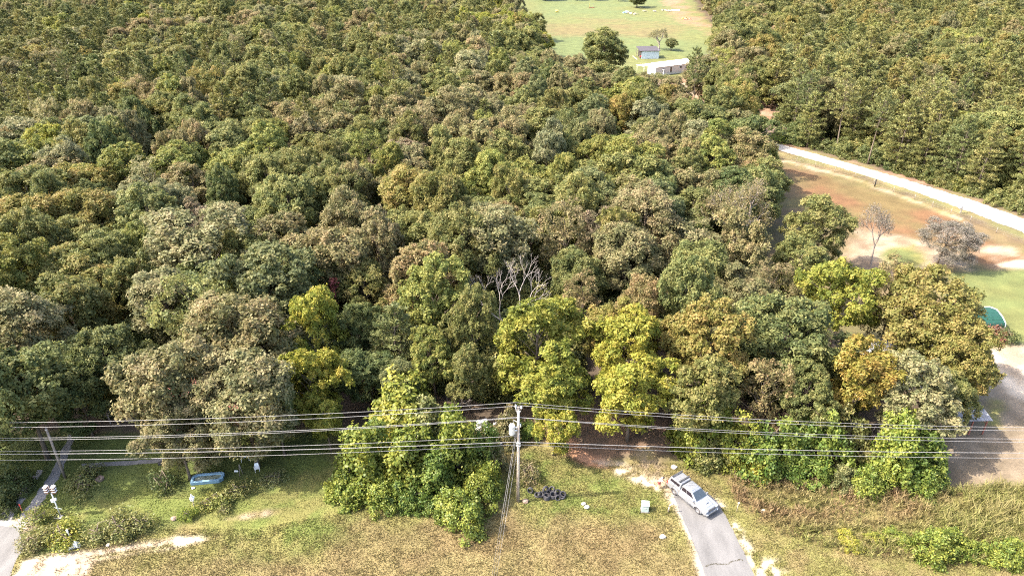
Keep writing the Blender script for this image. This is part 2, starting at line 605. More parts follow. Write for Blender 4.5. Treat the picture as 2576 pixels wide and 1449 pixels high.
def ground_color(x, y):
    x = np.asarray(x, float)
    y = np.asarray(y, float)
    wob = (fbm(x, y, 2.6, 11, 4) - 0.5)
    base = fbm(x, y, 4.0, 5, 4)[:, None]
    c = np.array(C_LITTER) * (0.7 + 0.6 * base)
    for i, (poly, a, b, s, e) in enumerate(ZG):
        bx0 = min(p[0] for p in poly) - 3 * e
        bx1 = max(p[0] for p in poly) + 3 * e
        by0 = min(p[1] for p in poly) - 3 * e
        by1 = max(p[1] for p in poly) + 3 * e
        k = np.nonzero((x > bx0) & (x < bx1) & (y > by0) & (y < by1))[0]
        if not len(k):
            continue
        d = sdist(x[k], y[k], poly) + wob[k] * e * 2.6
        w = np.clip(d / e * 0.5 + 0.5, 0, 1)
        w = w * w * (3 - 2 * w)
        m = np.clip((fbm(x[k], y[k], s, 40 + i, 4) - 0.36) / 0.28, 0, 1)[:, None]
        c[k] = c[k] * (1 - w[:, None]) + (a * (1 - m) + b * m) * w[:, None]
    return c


# one sheet: fine near the camera, coarser with distance, on past the horizon
rows = [-80.0, -30.0, 5.0, 20.0]
while rows[-1] < 640:
    yy = rows[-1]
    rows.append(yy + (0.34 if 42 < yy < 68 else max(0.4, yy * 0.0065)))
rows += [720, 850, 1100, 1500, 2000]
rows = np.array(rows)
ss = np.linspace(-1.15, 1.15, 330)
ss = np.concatenate([[-4, -2, -1.5, -1.3], ss, [1.3, 1.5, 2, 4]])
hw = np.maximum(rows, 20) * 0.78 + 8
GX = ss[None, :] * hw[:, None]
GY = np.repeat(rows[:, None], len(ss), 1)
nr, nc = GX.shape
gx, gy = GX.ravel(), GY.ravel()
gz = np.zeros_like(gx)
V = np.stack([gx, gy, gz], 1)
ii, jj = np.meshgrid(np.arange(nr - 1), np.arange(nc - 1), indexing='ij')
a0 = (ii * nc + jj).ravel()
Fq = np.stack([a0, a0 + 1, a0 + nc + 1, a0 + nc], 1)
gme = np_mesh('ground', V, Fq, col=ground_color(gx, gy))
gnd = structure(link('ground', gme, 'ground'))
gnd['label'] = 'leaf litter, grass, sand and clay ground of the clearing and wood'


def sheet(name, pts, z, mat, label, ragged=0.12, seed=1):
    """flat sheet on the ground with a worn, uneven edge (outline in survey frame)"""
    P = GP(pts)
    rng = random.Random(seed)
    out = []
    for i in range(len(P)):
        a, b = Vector(P[i]), Vector(P[(i + 1) % len(P)])
        n = max(1, min(90, int((b - a).length / 0.45)))
        nrm = Vector((-(b - a).y, (b - a).x)).normalized() if (b - a).length > 0 else Vector((0, 0))
        for k in range(n):
            p = a.lerp(b, k / n) + nrm * rng.uniform(-ragged, ragged)
            out.append((p.x, p.y, z))
    bm = bmesh.new()
    f = bm.faces.new([bm.verts.new(p) for p in out])
    if f.normal.z < 0:
        f.normal_flip()
    bmesh.ops.triangulate(bm, faces=[f])
    me = bpy.data.meshes.new(name)
    bm.to_mesh(me)
    bm.free()
    o = structure(link(name, me, mat))
    o['label'] = label
    return o


DRIVE = [(1690, 1236), (1716, 1300), (1744, 1366), (1772, 1440), (1800, 1540), (1945, 1540), (1900, 1449), (1868, 1380), (1830, 1305), (1806, 1262), (1770, 1232), (1724, 1222)]
drive = sheet('driveway', DRIVE, 0.012, 'asphalt', 'pale sun-bleached paved driveway running out from under the silver pickup', 0.06, 3)
# weedy joint across the driveway
cr = MB()
rng = random.Random(5)
pa, pb = G(1776, 1424), G(1868, 1409)
for k in range(26):
    t = k / 25
    x = pa[0] + (pb[0] - pa[0]) * t
    y = pa[1] + (pb[1] - pa[1]) * t + 0.12 * math.sin(t * 9) + rng.uniform(-.04, .04)
    for q in range(5):
        w = rng.uniform(0.03, 0.07)
        dx, dy = rng.uniform(-.1, .1), rng.uniform(-.06, .06)
        cr.add([(x + dx - w, y + dy, 0.014), (x + dx + w, y + dy, 0.014), (x + dx + rng.uniform(-.06, .06), y + dy, 0.05 + rng.uniform(0, .06))], [(0, 1, 2)])
me = cr.mesh('crack_weeds')
a = me.attributes.new('col', 'FLOAT_COLOR', 'POINT')
a.data.foreach_set('color', np.tile(np.array([0.14, 0.115, 0.045, 1.0], np.float32), len(me.vertices)))
o = structure(link('crack_weeds', me, 'grass'), 'stuff')
o['label'] = 'dry weeds in the joint across the pale driveway'

sheet('side_drive', [(-60, 1318), (48, 1326), (52, 1352), (62, 1376), (40, 1408), (20, 1470), (-60, 1500)], 0.012, 'concrete', 'pale paved end of the side drive in the lower left corner', 0.05, 8)
sheet('wheel_track', [(-30, 1330), (0, 1291), (60, 1222), (96, 1180), (108, 1182), (84, 1222), (40, 1290), (10, 1336)], 0.010, 'track_gravel', 'grey gravel wheel track in the shade, further from the birdhouse pole', 0.14, 9)
sheet('wheel_track', [(24, 1332), (74, 1268), (118, 1205), (150, 1150), (172, 1092), (190, 1094), (172, 1150), (146, 1205), (108, 1262), (66, 1322)], 0.010, 'track_gravel', 'grey gravel wheel track in the shade, next to the birdhouse pole', 0.14, 10)
sheet('footpath', [(205, 1166), (300, 1160), (430, 1152), (470, 1146), (472, 1154), (430, 1162), (300, 1171), (206, 1176)], 0.010, 'concrete', 'narrow grey footpath crossing the shaded lawn', 0.05, 11)
sheet('road', [(1880, 340), (1975, 367), (2150, 415), (2300, 459), (2450, 506), (2576, 551), (3000, 716), (3000, 756), (2576, 586), (2440, 533), (2300, 482), (2130, 427), (1975, 383), (1880, 357)], 0.012, 'gravel_white', 'white gravel road crossing the clearing below the pines', 0.25, 12)


# ------------------------------------------------------------------ grass
def rotated_blades(x, y, h, w, lean, col, rs, z0=0.0):
    n = len(x)
    an = rs.rand(n) * 2 * math.pi
    la = rs.rand(n) * 2 * math.pi
    ca, sa = np.cos(an) * w, np.sin(an) * w
    tip = np.stack([x + np.cos(la) * lean * h, y + np.sin(la) * lean * h, z0 + h], 1)
    A = np.stack([x - ca, y - sa, np.full(n, z0) if np.isscalar(z0) else z0], 1)
    B = np.stack([x + ca, y + sa, np.full(n, z0) if np.isscalar(z0) else z0], 1)
    V = np.stack([A, B, tip], 1).reshape(-1, 3)
    return V, np.arange(3 * n).reshape(-1, 3), col


HARD = [GP(DRIVE), GP([(-60, 1318), (48, 1326), (52, 1352), (62, 1376), (40, 1408), (20, 1470), (-60, 1500)]),
        GP([(-30, 1330), (0, 1291), (96, 1180), (108, 1182), (40, 1290), (10, 1336)]), GP([(24, 1332), (118, 1205), (172, 1092), (190, 1094), (146, 1205), (66, 1322)]),
        GP([(205, 1166), (430, 1152), (472, 1150), (430, 1162), (206, 1176)])]


def clear_of(x, y, polys, m=0.0):
    k = np.ones(len(x), bool)
    for p in polys:
        k &= sdist(x, y, p) < -m
    return k


def make_grass():
    rs = np.random.RandomState(3)
    n = 420000
    y = 41.5 + (67 - 41.5) * rs.rand(n)
    x = (rs.rand(n) * 2 - 1) * (y * 0.65 + 21)
    front = GP([(-500, 1092), (340, 1090), (830, 1084), (1250, 1120), (1330, 1110), (1480, 1165), (1700, 1165), (1900, 1185), (2330, 1225), (3100, 1215), (3100, 2200), (-500, 2200)])
    k = sdist(x, y, front) > 0
    k &= clear_of(x, y, HARD, -0.05)
    x, y = x[k], y[k]
    g = ground_color(x, y)
    lum = g.sum(1)
    bare = np.clip((lum - 0.40) / 0.34, 0, 1)               # sand shows less grass
    k = rs.rand(len(x)) > bare * 1.15
    x, y, g = x[k], y[k], g[k]
    greenish = np.clip((g[:, 1] / g[:, 0] - 0.65) / 0.5, 0, 1)
    u = CXP + FPX * x / (y * CP + H * SP)
    v = CYP + FPX * (H * CP - y * SP) / (y * CP + H * SP)
    lawn = sdist(x, y, GP([(-500, 1085), (840, 1085), (860, 1290), (640, 1330), (420, 1330), (60, 1390), (-500, 1500)])) > 0
    tuft = fbm(x, y, 1.1, 77, 3)
    h = (0.07 + 0.14 * np.clip(tuft * 1.7 - 0.35, 0, 1)) * (0.6 + 0.7 * rs.rand(len(x)))
    h = np.where(lawn, h * 0.38, h)
    col = g * (0.88 + 0.34 * rs.rand(len(x)))[:, None]
    straw = rs.rand(len(x)) < np.where(lawn, 0.03, 0.08)
    col[straw] = np.array([0.20, 0.155, 0.075]) * (0.7 + 0.5 * rs.rand(straw.sum()))[:, None]
    dark = rs.rand(len(x)) < 0.05
    col[dark] *= np.array([0.7, 0.85, 0.6])
    Vv, Ff, cc = rotated_blades(x, y, h, 0.022 + 0.03 * rs.rand(len(x)), 0.25 + 0.8 * rs.rand(len(x)), col, rs)
    o = structure(link('grass', np_mesh('grass', Vv, Ff, col=cc), 'grass'), 'stuff')
    o['label'] = 'dry tan and olive grass covering the front clearing and yard'


make_grass()


def make_weeds():
    """tall weeds on the bank right of the driveway: stems with leaves and seed heads"""
    rs = np.random.RandomState(8)
    bank = GP([(1812, 1180), (1900, 1186), (2150, 1205), (2330, 1235), (2480, 1228), (2800, 1205), (2800, 1432), (2400, 1420), (2110, 1400), (1960, 1345), (1850, 1262)])
    n = 16000
    x = 12 + 55 * rs.rand(n)
    y = 43 + 17 * rs.rand(n)
    d = sdist(x, y, bank)
    den = fbm(x, y, 2.4, 21, 3)
    k = (d > 0) & (rs.rand(n) < 0.25 + 1.4 * np.clip(den - 0.32, 0, 1)) & (rs.rand(n) < np.clip(d / 0.8, 0.25, 1))
    x, y, d = x[k], y[k], d[k]
    n = len(x)
    u = CXP + FPX * x / (y * CP + H * SP)
    v = CYP + FPX * (H * CP - y * SP) / (y * CP + H * SP)
    tallz = np.clip((u - 2250) / 200, 0, 1) * np.clip((1400 - v) / 60, 0, 1)
    hgt = (0.55 + 0.65 * fbm(x, y, 1.8, 31, 3)) * (0.7 + 0.6 * rs.rand(n)) + 0.75 * tallz * (0.6 + 0.6 * rs.rand(n))
    redz = np.clip((fbm(x, y, 2.6, 50, 3) - 0.47) / 0.14, 0, 1) * (1 - 0.75 * tallz) * np.clip((1345 - v) / 50, 0.25, 1)
    redz = np.maximum(redz, np.clip((1290 - v) / 60, 0, 1) * np.clip((2330 - u) / 120, 0, 1) * 0.7)
    red = np.array([0.205, 0.138, 0.072])
    grn = np.array([0.172, 0.172, 0.052])
    tall = np.array([0.185, 0.19, 0.057])
    base = grn[None] * (1 - tallz[:, None]) + tall[None] * tallz[:, None]
    base = base * (1 - redz[:, None]) + red[None] * redz[:, None]
    Vs, Fs, Cs = [], [], []
    off = 0
    per = 15
    for j in range(per):
        t = (j + rs.rand(n)) / per
        lx = x + rs.normal(0, 0.07, n)
        ly = y + rs.normal(0, 0.07, n)
        z0 = hgt * t * 0.72
        hh = hgt * (0.30 + 0.18 * rs.rand(n))
        wd = 0.02 + 0.028 * rs.rand(n)
        col = base * (0.6 + 0.8 * rs.rand(n))[:, None]
        top = (t > 0.8)[:, None]
        col = np.where(top, col * 0.6 + np.array([0.22, 0.165, 0.085]) * 0.5, col)
        V_, F_, c_ = rotated_blades(lx, ly, hh, wd, 0.35 + 0.9 * rs.rand(n), col, rs, z0=z0)
        Vs.append(V_)
        Fs.append(F_ + off)
        Cs.append(c_)
        off += len(V_)
    o = structure(link('weeds', np_mesh('weeds', np.concatenate(Vs), np.concatenate(Fs), col=np.concatenate(Cs)), 'grass'), 'stuff')
    o['label'] = 'tall red-brown and green weeds on the bank right of the driveway'


make_weeds()

# ------------------------------------------------------------------ plants
def unit(v):
    return v / np.maximum(np.linalg.norm(v, axis=-1, keepdims=True), 1e-9)


def rand_dirs(rs, n):
    return unit(rs.normal(size=(n, 3)))


def leaves(P, N, L, W, rs, droop=0.25, along=None):
    """one folded rhombic leaf face at each P, facing N; L, W half length and half width"""
    n = len(P)
    a = rs.normal(size=(n, 3)) if along is None else along + 0.45 * rs.normal(size=(n, 3))
    T = unit(a - N * (a * N).sum(1, keepdims=True))
    B = np.cross(N, T)
    L = np.broadcast_to(np.asarray(L, float), (n,))[:, None]
    W = np.broadcast_to(np.asarray(W, float), (n,))[:, None]
    d = N * (L * droop)
    V = np.stack([P + T * L - d, P + B * W, P - T * L - d * 0.4, P - B * W], 1).reshape(-1, 3)
    F = np.arange(4 * n).reshape(-1, 4)
    return V, F


def spray_crown(cent, rad, outdir, nspray, nleaf, L, W, rs, flat=0.8, upb=0.5, keep=-0.35, spread=0.22, droop=0.25, hang=0.0):
    """leaf sprays over the outer side of round clumps"""
    Ps, Ns, Vr = [], [], []
    for c, r, o in zip(cent, rad, outdir):
        k = max(6, int(nspray * (r / 1.4) ** 1.7))
        d = rand_dirs(rs, k * 3)
        g = unit(o + np.array([0, 0, 0.55]))
        d = d[(d @ g) > keep][:k]
        k = len(d)
        sp = c + d * r * (0.55 + 0.62 * rs.rand(k, 1)) * np.array([0.75 + 0.5 * rs.rand(), 0.75 + 0.5 * rs.rand(), flat * (0.8 + 0.45 * rs.rand())])
        sn = unit(d * 0.75 + np.array([0, 0, upb]) + 0.22 * rs.normal(size=(k, 3)))
        sv = np.clip(0.5 + 0.2 * rs.normal(size=k) + 0.15 * rs.normal(), 0, 1)
        for _ in range(nleaf):
            off = rs.normal(size=(k, 3)) * spread
            off -= sn * (off * sn).sum(1, keepdims=True) * 0.5
            p = sp + off
            if hang:
                p[:, 2] -= hang * rs.rand(k) * np.linalg.norm(off, axis=1)
            Ps.append(p)
            Ns.append(unit(sn + 0.38 * rs.normal(size=(k, 3))))
            Vr.append(np.clip(sv + 0.14 * rs.normal(size=k), 0, 1))
    P, N, Vr = np.concatenate(Ps), np.concatenate(Ns), np.concatenate(Vr)
    s = 0.7 + 0.6 * rs.rand(len(P))
    V, F = leaves(P, N, L * s, W * s, rs, droop)
    return V, F, Vr


def wood(seed, Ht, tips, r0=0.26, top=0.72, lean=0.3, first=0.22, nl=22, sides=5, r1=0.085):
    """tapered trunk with limbs running to the clumps"""
    rs = random.Random(seed)
    m = MB()
    n = 7
    pts, rad = [], []
    lx, ly = rs.uniform(-lean, lean), rs.uniform(-lean, lean)
    for i in range(n):
        t = i / (n - 1)
        pts.append((lx * t * t + rs.uniform(-.08, .08) * t, ly * t * t + rs.uniform(-.08, .08) * t, Ht * top * t - (0.1 if i == 0 else 0)))
        rad.append(r0 * (1.25 if i == 0 else 1.0) * (1 - 0.78 * t))
    m.tube(pts, rad, 7)
    tips = list(tips)
    rs.shuffle(tips)
    for c in tips[:nl]:
        t = max(first, min(0.95, (c[2] / (Ht * top)) * 0.72))
        f = t * (n - 1)
        i = min(n - 2, int(f))
        a = Vector(pts[i]).lerp(Vector(pts[i + 1]), f - i)
        b = Vector(c)
        mid = a.lerp(b, 0.5) + Vector((rs.uniform(-.4, .4), rs.uniform(-.4, .4), rs.uniform(-.1, .6)))
        r = r1 * (0.8 + 0.5 * rs.random())
        m.tube([a, mid, b], [r, r * 0.62, r * 0.22], sides, False)
    return m.mesh('trunk')


def envelope(rs, n, R, z0, z1, minsep, bias=0.25, rmin=0.55, rmax=0.92, ang=0.2):
    """clump centres inside a lumpy ellipsoid"""
    cz, az = (z0 + z1) / 2, (z1 - z0) / 2
    ph = rs.rand(6) * 6.28
    out, od = [], []
    tries = 0
    while len(out) < n and tries < n * 60:
        tries += 1
        d = rs.normal(size=3)
        d /= np.linalg.norm(d)
        d[2] += bias
        d /= np.linalg.norm(d)
        th = math.atan2(d[1], d[0])
        k = 1 + ang * math.sin(2 * th + ph[0]) + ang * 0.8 * math.sin(3 * th + ph[1]) + ang * 0.6 * math.sin(4 * d[2] + ph[2] + th)
        q = (rmin + (rmax - rmin) * rs.rand() ** 0.6) * k
        c = np.array([d[0] * R * q, d[1] * R * q, cz + d[2] * az * min(q, 1.0)])
        if all(np.linalg.norm(c - o) > minsep for o in out):
            out.append(c)
            od.append(d)
    return np.array(out), np.array(od)


def broadleaf(seed, Ht=16.0, R=5.5, base=0.16, nb=20, rb=(1.5, 2.3), sub=6, lr=(0.6, 1.05), nspray=44, nleaf=14, L=0.17, W=0.095, sep=2.0, droop=0.25, spread=0.24, upb=0.35, ang=0.22, hang=0.0, bias=0.3, keep=-0.3, r0=0.26):
    """boughs spread through a lumpy crown, each carrying several leaf clumps"""
    rs = np.random.RandomState(seed)
    bc, bd = envelope(rs, nb, R - rb[1] * 0.62, Ht * base + rb[0], Ht - rb[0] * 0.9, sep, bias=bias, ang=ang, rmin=0.5)
    c, od, rad = [], [], []
    for p, d in zip(bc, bd):
        r = rb[0] + (rb[1] - rb[0]) * rs.rand()
        got = []
        for _ in range(sub * 12):
            q = rand_dirs(rs, 1)[0]
            if q @ unit(d + np.array([0, 0, 0.45])) < -0.15:
                continue
            s = p + q * r * (0.6 + 0.35 * rs.rand()) * np.array([1, 1, 0.8])
            if all(np.linalg.norm(s - g) > lr[0] * 1.35 for g in got):
                got.append(s)
                c.append(s)
                od.append(unit(q + 0.5 * d))
                rad.append(lr[0] + (lr[1] - lr[0]) * rs.rand())
            if len(got) >= sub:
                break
    c, od, rad = np.array(c), np.array(od), np.array(rad)
    V, F, vr = spray_crown(c, rad, od, nspray, nleaf, L, W, rs, droop=droop, spread=spread, upb=upb, hang=hang, keep=keep)
    crown = np_mesh('crown', V, F, var=vr)
    crown.materials.append(MAT['leaf'])
    tr = wood(seed, Ht, bc, r0=r0, nl=30)
    tr.materials.append(MAT['bark'])
    return tr, crown


def pine(seed, Ht=16.0, R=3.6, base=0.3, nb=78, sparse=1.0):
    rs = np.random.RandomState(seed)
    m = MB()
    n = 8
    lx, ly = rs.normal() * 0.4, rs.normal() * 0.4
    pts = [(lx * (i / (n - 1)) ** 2, ly * (i / (n - 1)) ** 2, Ht * 0.98 * i / (n - 1)) for i in range(n)]
    m.tube(pts, [0.2 * (1 - 0.9 * i / (n - 1)) + 0.01 for i in range(n)], 6)
    P, N, A, vr = [], [], [], []
    for b in range(nb):
        t = base + (1 - base) * (b + rs.rand()) / nb
        z = t * Ht
        q = (t - base) / (1 - base)
        prof = (0.55 + 0.45 * min(1, q / 0.25)) * (1 - q ** 2.2) ** 0.75 + 0.10
        ln = R * prof * (0.6 + 0.5 * rs.rand())
        az = b * 2.39996 + rs.normal() * 0.5
        el = -0.10 + 0.75 * q ** 2 + rs.normal() * 0.12
        f = t * (n - 1) / 0.98
        i = min(n - 2, int(f))
        o = np.array(Vector(pts[i]).lerp(Vector(pts[i + 1]), min(1, f - i)))
        dr = np.array([math.cos(az) * math.cos(el), math.sin(az) * math.cos(el), math.sin(el)])
        side = np.array([-math.sin(az), math.cos(az), 0])
        tip = o + dr * ln + np.array([0, 0, 0.10 * ln])
        mid = o + dr * ln * 0.5 - np.array([0, 0, 0.05 * ln])
        m.tube([o, mid, tip], [0.045 * (1 - q * 0.6), 0.028, 0.008], 3, False)
        nt = int((6 + 4.5 * ln) * sparse)
        bv = 0.5 + 0.15 * rs.normal()
        for k in range(nt):
            s = 0.30 + 0.72 * rs.rand() ** 0.8
            base_p = (o * (1 - s) ** 2 + mid * 2 * s * (1 - s) + tip * s * s) if s <= 1 else tip
            wdt = 0.42 * ln * (1.15 - s) * 0.9 + 0.14
            p = base_p + side * rs.uniform(-wdt, wdt) + np.array([0, 0, 0.10 * rs.normal()])
            out = unit(dr * 0.8 + side * rs.normal() * 0.7 + np.array([0, 0, 0.45]))
            for _ in range(7):
                d = unit(out + 0.55 * rs.normal(size=3))
                A.append(d)
                P.append(p + d * 0.2)
                N.append(unit(np.cross(d, rs.normal(size=3)) + np.array([0, 0, 0.5])))
                vr.append(np.clip(bv + 0.16 * rs.normal(), 0, 1))
    P, N, A = np.array(P), np.array(N), np.array(A)
    N = unit(N - A * (A * N).sum(1, keepdims=True))
    sz = 0.7 + 0.6 * rs.rand(len(P))
    B = np.cross(N, A)
    L, W = (0.28 * sz)[:, None], (0.062 * sz)[:, None]
    V = np.stack([P + A * L, P + B * W, P - A * L, P - B * W], 1).reshape(-1, 3)
    crown = np_mesh('crown', V, np.arange(4 * len(P)).reshape(-1, 4), var=vr)
    crown.materials.append(MAT['needle'])
    tr = m.mesh('trunk')
    tr.materials.append(MAT['bark'])
    return tr, crown


def cedar(seed, Ht=11.0, R=2.4, n=1500, nleaf=8, shape=0.8):
    """dense upright evergreen"""
    rs = np.random.RandomState(seed)
    q = rs.rand(n) ** 0.75
    z = 0.05 * Ht + q * 0.95 * Ht
    az = rs.rand(n) * 6.283
    lump = 1 + 0.16 * np.sin(5 * az + 3 * z) + 0.14 * np.sin(3 * az - 2.3 * z + seed)
    r = R * np.minimum(1, (0.35 + q * 2.2)) * (1 - q ** 1.7) ** shape * lump * (0.72 + 0.34 * rs.rand(n)) + 0.06
    d = np.stack([np.cos(az), np.sin(az), 0.0 * az], 1)
    sp = np.stack([d[:, 0] * r, d[:, 1] * r, z], 1)
    ax = unit(d * 0.55 + np.array([0, 0, 0.9]))
    P, N, A, vr = [], [], [], []
    sv = np.clip(0.5 + 0.2 * rs.normal(size=n), 0, 1)
    for _ in range(nleaf):
        a = unit(ax + 0.4 * rs.normal(size=(n, 3)))
        P.append(sp + 0.16 * rs.normal(size=(n, 3)) + a * 0.12)
        A.append(a)
        N.append(unit(d + 0.5 * rs.normal(size=(n, 3)) + np.array([0, 0, 0.3])))
        vr.append(np.clip(sv + 0.1 * rs.normal(size=n), 0, 1))
    P, N, A, vr = map(np.concatenate, (P, N, A, vr))
    N = unit(N - A * (A * N).sum(1, keepdims=True))
    sz = 0.7 + 0.6 * rs.rand(len(P))
    V, F = leaves(P, N, 0.24 * sz, 0.085 * sz, rs, 0.1, along=A)
    crown = np_mesh('crown', V, F, var=vr)
    crown.materials.append(MAT['needle'])
    m = MB()
    m.tube([(0, 0, -.05), (0.05, 0, Ht * 0.5), (0, 0.03, Ht * 0.93)], [0.17, 0.1, 0.02], 6)
    tr = m.mesh('trunk')
    tr.materials.append(MAT['bark'])
    return tr, crown


def branching(seed, Ht, spread, levels=5, r0=0.2, fork=3, up=0.5, first=0.35, mat='grey_bark', ratio=0.72, rr=0.6):
    """leafless branching wood; returns mesh builder and twig tips"""
    rs = random.Random(seed)
    m = MB()
    tips = []

    def grow(p, d, ln, r, lv):
        q = p + d * ln * 0.5 + Vector((rs.uniform(-1, 1), rs.uniform(-1, 1), rs.uniform(-.3, .6))) * ln * 0.06
        e = p + d * ln
        m.tube([p, q, e], [r, r * 0.85, r * 0.68], 5 if lv > levels - 3 else 3, False)
        if lv == 0:
            tips.append((e, d))
            return
        k = fork if lv > 1 else fork + 1
        for i in range(k):
            ang = 2 * math.pi * (i + rs.random() * 0.7) / k
            side = d.cross(Vector((0, 0, 1)) if abs(d.z) < 0.9 else Vector((1, 0, 0))).normalized()
            oth = d.cross(side)
            nd = d + (side * math.cos(ang) + oth * math.sin(ang)) * spread * rs.uniform(0.6, 1.25) + Vector((0, 0, up * 0.4))
            nd.normalize()
            t = e if i else p.lerp(e, 0.8)
            grow(t, nd, ln * ratio * rs.uniform(0.8, 1.15), r * rr, lv - 1)
            if lv <= 2:
                tips.append((t, nd))

    grow(Vector((0, 0, -0.05)), Vector((rs.uniform(-.06, .06), rs.uniform(-.06, .06), 1)).normalized(), Ht * first, r0, levels)
    return m, tips


def airy(seed, Ht=12.0, spread=0.65, nleaf=9, levels=5, L=0.16, W=0.08, mat='grey_bark', sp=0.35, first=0.30):
    """thin-leaved tree: twigs show between sparse small leaves"""
    rs = np.random.RandomState(seed)
    m, tips = branching(seed, Ht, spread, levels, r0=0.17, fork=3, ratio=0.70, first=first)
    top = max(t[0].z for t in tips)
    k = Ht / top
    tr = m.mesh('trunk')
    tr.transform(Matrix.Diagonal((k, k, k, 1)))
    tr.materials.append(MAT[mat])
    T = np.array([list(t[0]) for t in tips]) * k
    n = len(T)
    P = np.concatenate([T + sp * rs.normal(size=(n, 3)) for _ in range(nleaf)])
    sv = np.clip(0.5 + 0.2 * rs.normal(size=n), 0, 1)
    vr = np.concatenate([np.clip(sv + 0.15 * rs.normal(size=n), 0, 1) for _ in range(nleaf)])
    N = unit(rs.normal(size=P.shape) * 0.8 + np.array([0, 0, 0.6]))
    s = 0.7 + 0.6 * rs.rand(len(P))
    V, F = leaves(P, N, L * s, W * s, rs, 0.2)
    crown = np_mesh('crown', V, F, var=vr)
    crown.materials.append(MAT['leaf'])
    return tr, crown, Ht, float(np.percentile(np.hypot(P[:, 0], P[:, 1]), 97))


def mound(seed, R=3.0, Ht=4.5, n=46, lr=(0.55, 1.0), nspray=26, nleaf=9, L=0.20, W=0.15, hang=0.6, flat=0.95):
    """leafy mass that comes down to the ground (shrub or creeper-covered tree)"""
    rs = np.random.RandomState(seed)
    out, od = [], []
    ph = rs.rand(3) * 6.28
    tries = 0
    while len(out) < n and tries < 6000:
        tries += 1
        d = rs.normal(size=3)
        d[2] = abs(d[2]) * 1.1
        d /= np.linalg.norm(d)
        th = math.atan2(d[1], d[0])
        k = (1 + 0.22 * math.sin(2 * th + ph[0]) + 0.16 * math.sin(3 * th + ph[1]) + 0.12 * math.sin(5 * d[2] + ph[2])) * (0.72 + 0.22 * rs.rand())
        c = np.array([d[0] * R * k, d[1] * R * k, max(lr[0] * 0.4, d[2] * Ht * k * 0.95)])
        if all(np.linalg.norm(c - o) > lr[0] * 0.95 for o in out):
            out.append(c)
            od.append(d)
    c, od = np.array(out), np.array(od)
    rad = lr[0] + (lr[1] - lr[0]) * rs.rand(len(c))
    V, F, vr = spray_crown(c, rad, od, nspray, nleaf, L, W, rs, flat=flat, upb=0.25, keep=-0.45, hang=hang, droop=0.35)
    V[:, 2] = np.maximum(V[:, 2], 0.02)
    crown = np_mesh('crown', V, F, var=vr)
    crown.materials.append(MAT['vine_leaf'])
    tr = wood(seed, Ht, c, r0=0.13, top=0.7, nl=16, r1=0.05)
    tr.materials.append(MAT['bark'])
    return tr, crown


PROTO = {}      # kind -> list of (trunk mesh, crown mesh, height, radius)
PROTO['broad'] = [broadleaf(100 + i, ang=0.18 + 0.04 * (i % 4), nb=19 + 2 * (i % 3), hang=0.4 * (i % 3 == 0), base=0.12 + 0.04 * (i % 3)) + (16.0, 5.5) for i in range(7)]
PROTO['fine'] = [broadleaf(140 + i, L=0.17, W=0.10, nspray=62, nleaf=8, lr=(0.5, 0.9), sub=8, spread=0.17, ang=0.22) + (16.0, 5.5) for i in range(3)]
PROTO['bold'] = [broadleaf(160 + i, L=0.23, W=0.10, nspray=36, nleaf=12, lr=(0.6, 1.0), rb=(1.4, 2.0), spread=0.24, droop=0.4, ang=0.26, hang=0.5) + (16.0, 5.5) for i in range(4)]
PROTO['loose'] = [broadleaf(180 + i, L=0.20, W=0.10, nspray=26, nleaf=7, lr=(0.55, 0.95), nb=18, sep=2.3, spread=0.26, droop=0.35, ang=0.3) + (16.0, 5.5) for i in range(3)]
PROTO['pine'] = [pine(200 + i, nb=84 + 6 * i, base=0.12, sparse=1.15) + (16.0, 3.6) for i in range(4)] + [pine(230, base=0.5, nb=46, R=4.0) + (16.0, 4.0)]
PROTO['wispy'] = [broadleaf(190, L=0.13, W=0.055, nspray=120, nleaf=6, lr=(0.5, 0.9), nb=24, sep=1.7, spread=0.3, droop=0.2, ang=0.12, base=0.05, r0=0.2, rb=(1.3, 1.9)) + (16.0, 5.5)]
PROTO['cedar'] = [cedar(240 + i, R=2.3 + 0.3 * i) + (11.0, 2.4) for i in range(2)]
PROTO['airy'] = [airy(260, first=0.14, nleaf=12, L=0.13, W=0.06), airy(263, spread=0.9, first=0.13, nleaf=12, L=0.13, W=0.06)]
PROTO['thin'] = [airy(270, nleaf=3, spread=0.7, first=0.22)]
PROTO['mound'] = [mound(280 + i, n=64, lr=(0.42, 0.85), nspray=56, nleaf=8, L=0.145, W=0.095) + (4.5, 3.0) for i in range(3)]
PROTO['shrub'] = [mound(290 + i, R=1.2, Ht=1.3, n=26, lr=(0.24, 0.45), nspray=90, nleaf=6, L=0.09, W=0.05, hang=0.2) + (1.3, 1.2) for i in range(3)]
PROTO['drape'] = [mound(300 + i, R=2.6, Ht=7.0, n=84, lr=(0.45, 0.85), nspray=56, nleaf=8, L=0.15, W=0.10, hang=1.4) + (7.0, 2.6) for i in range(3)]

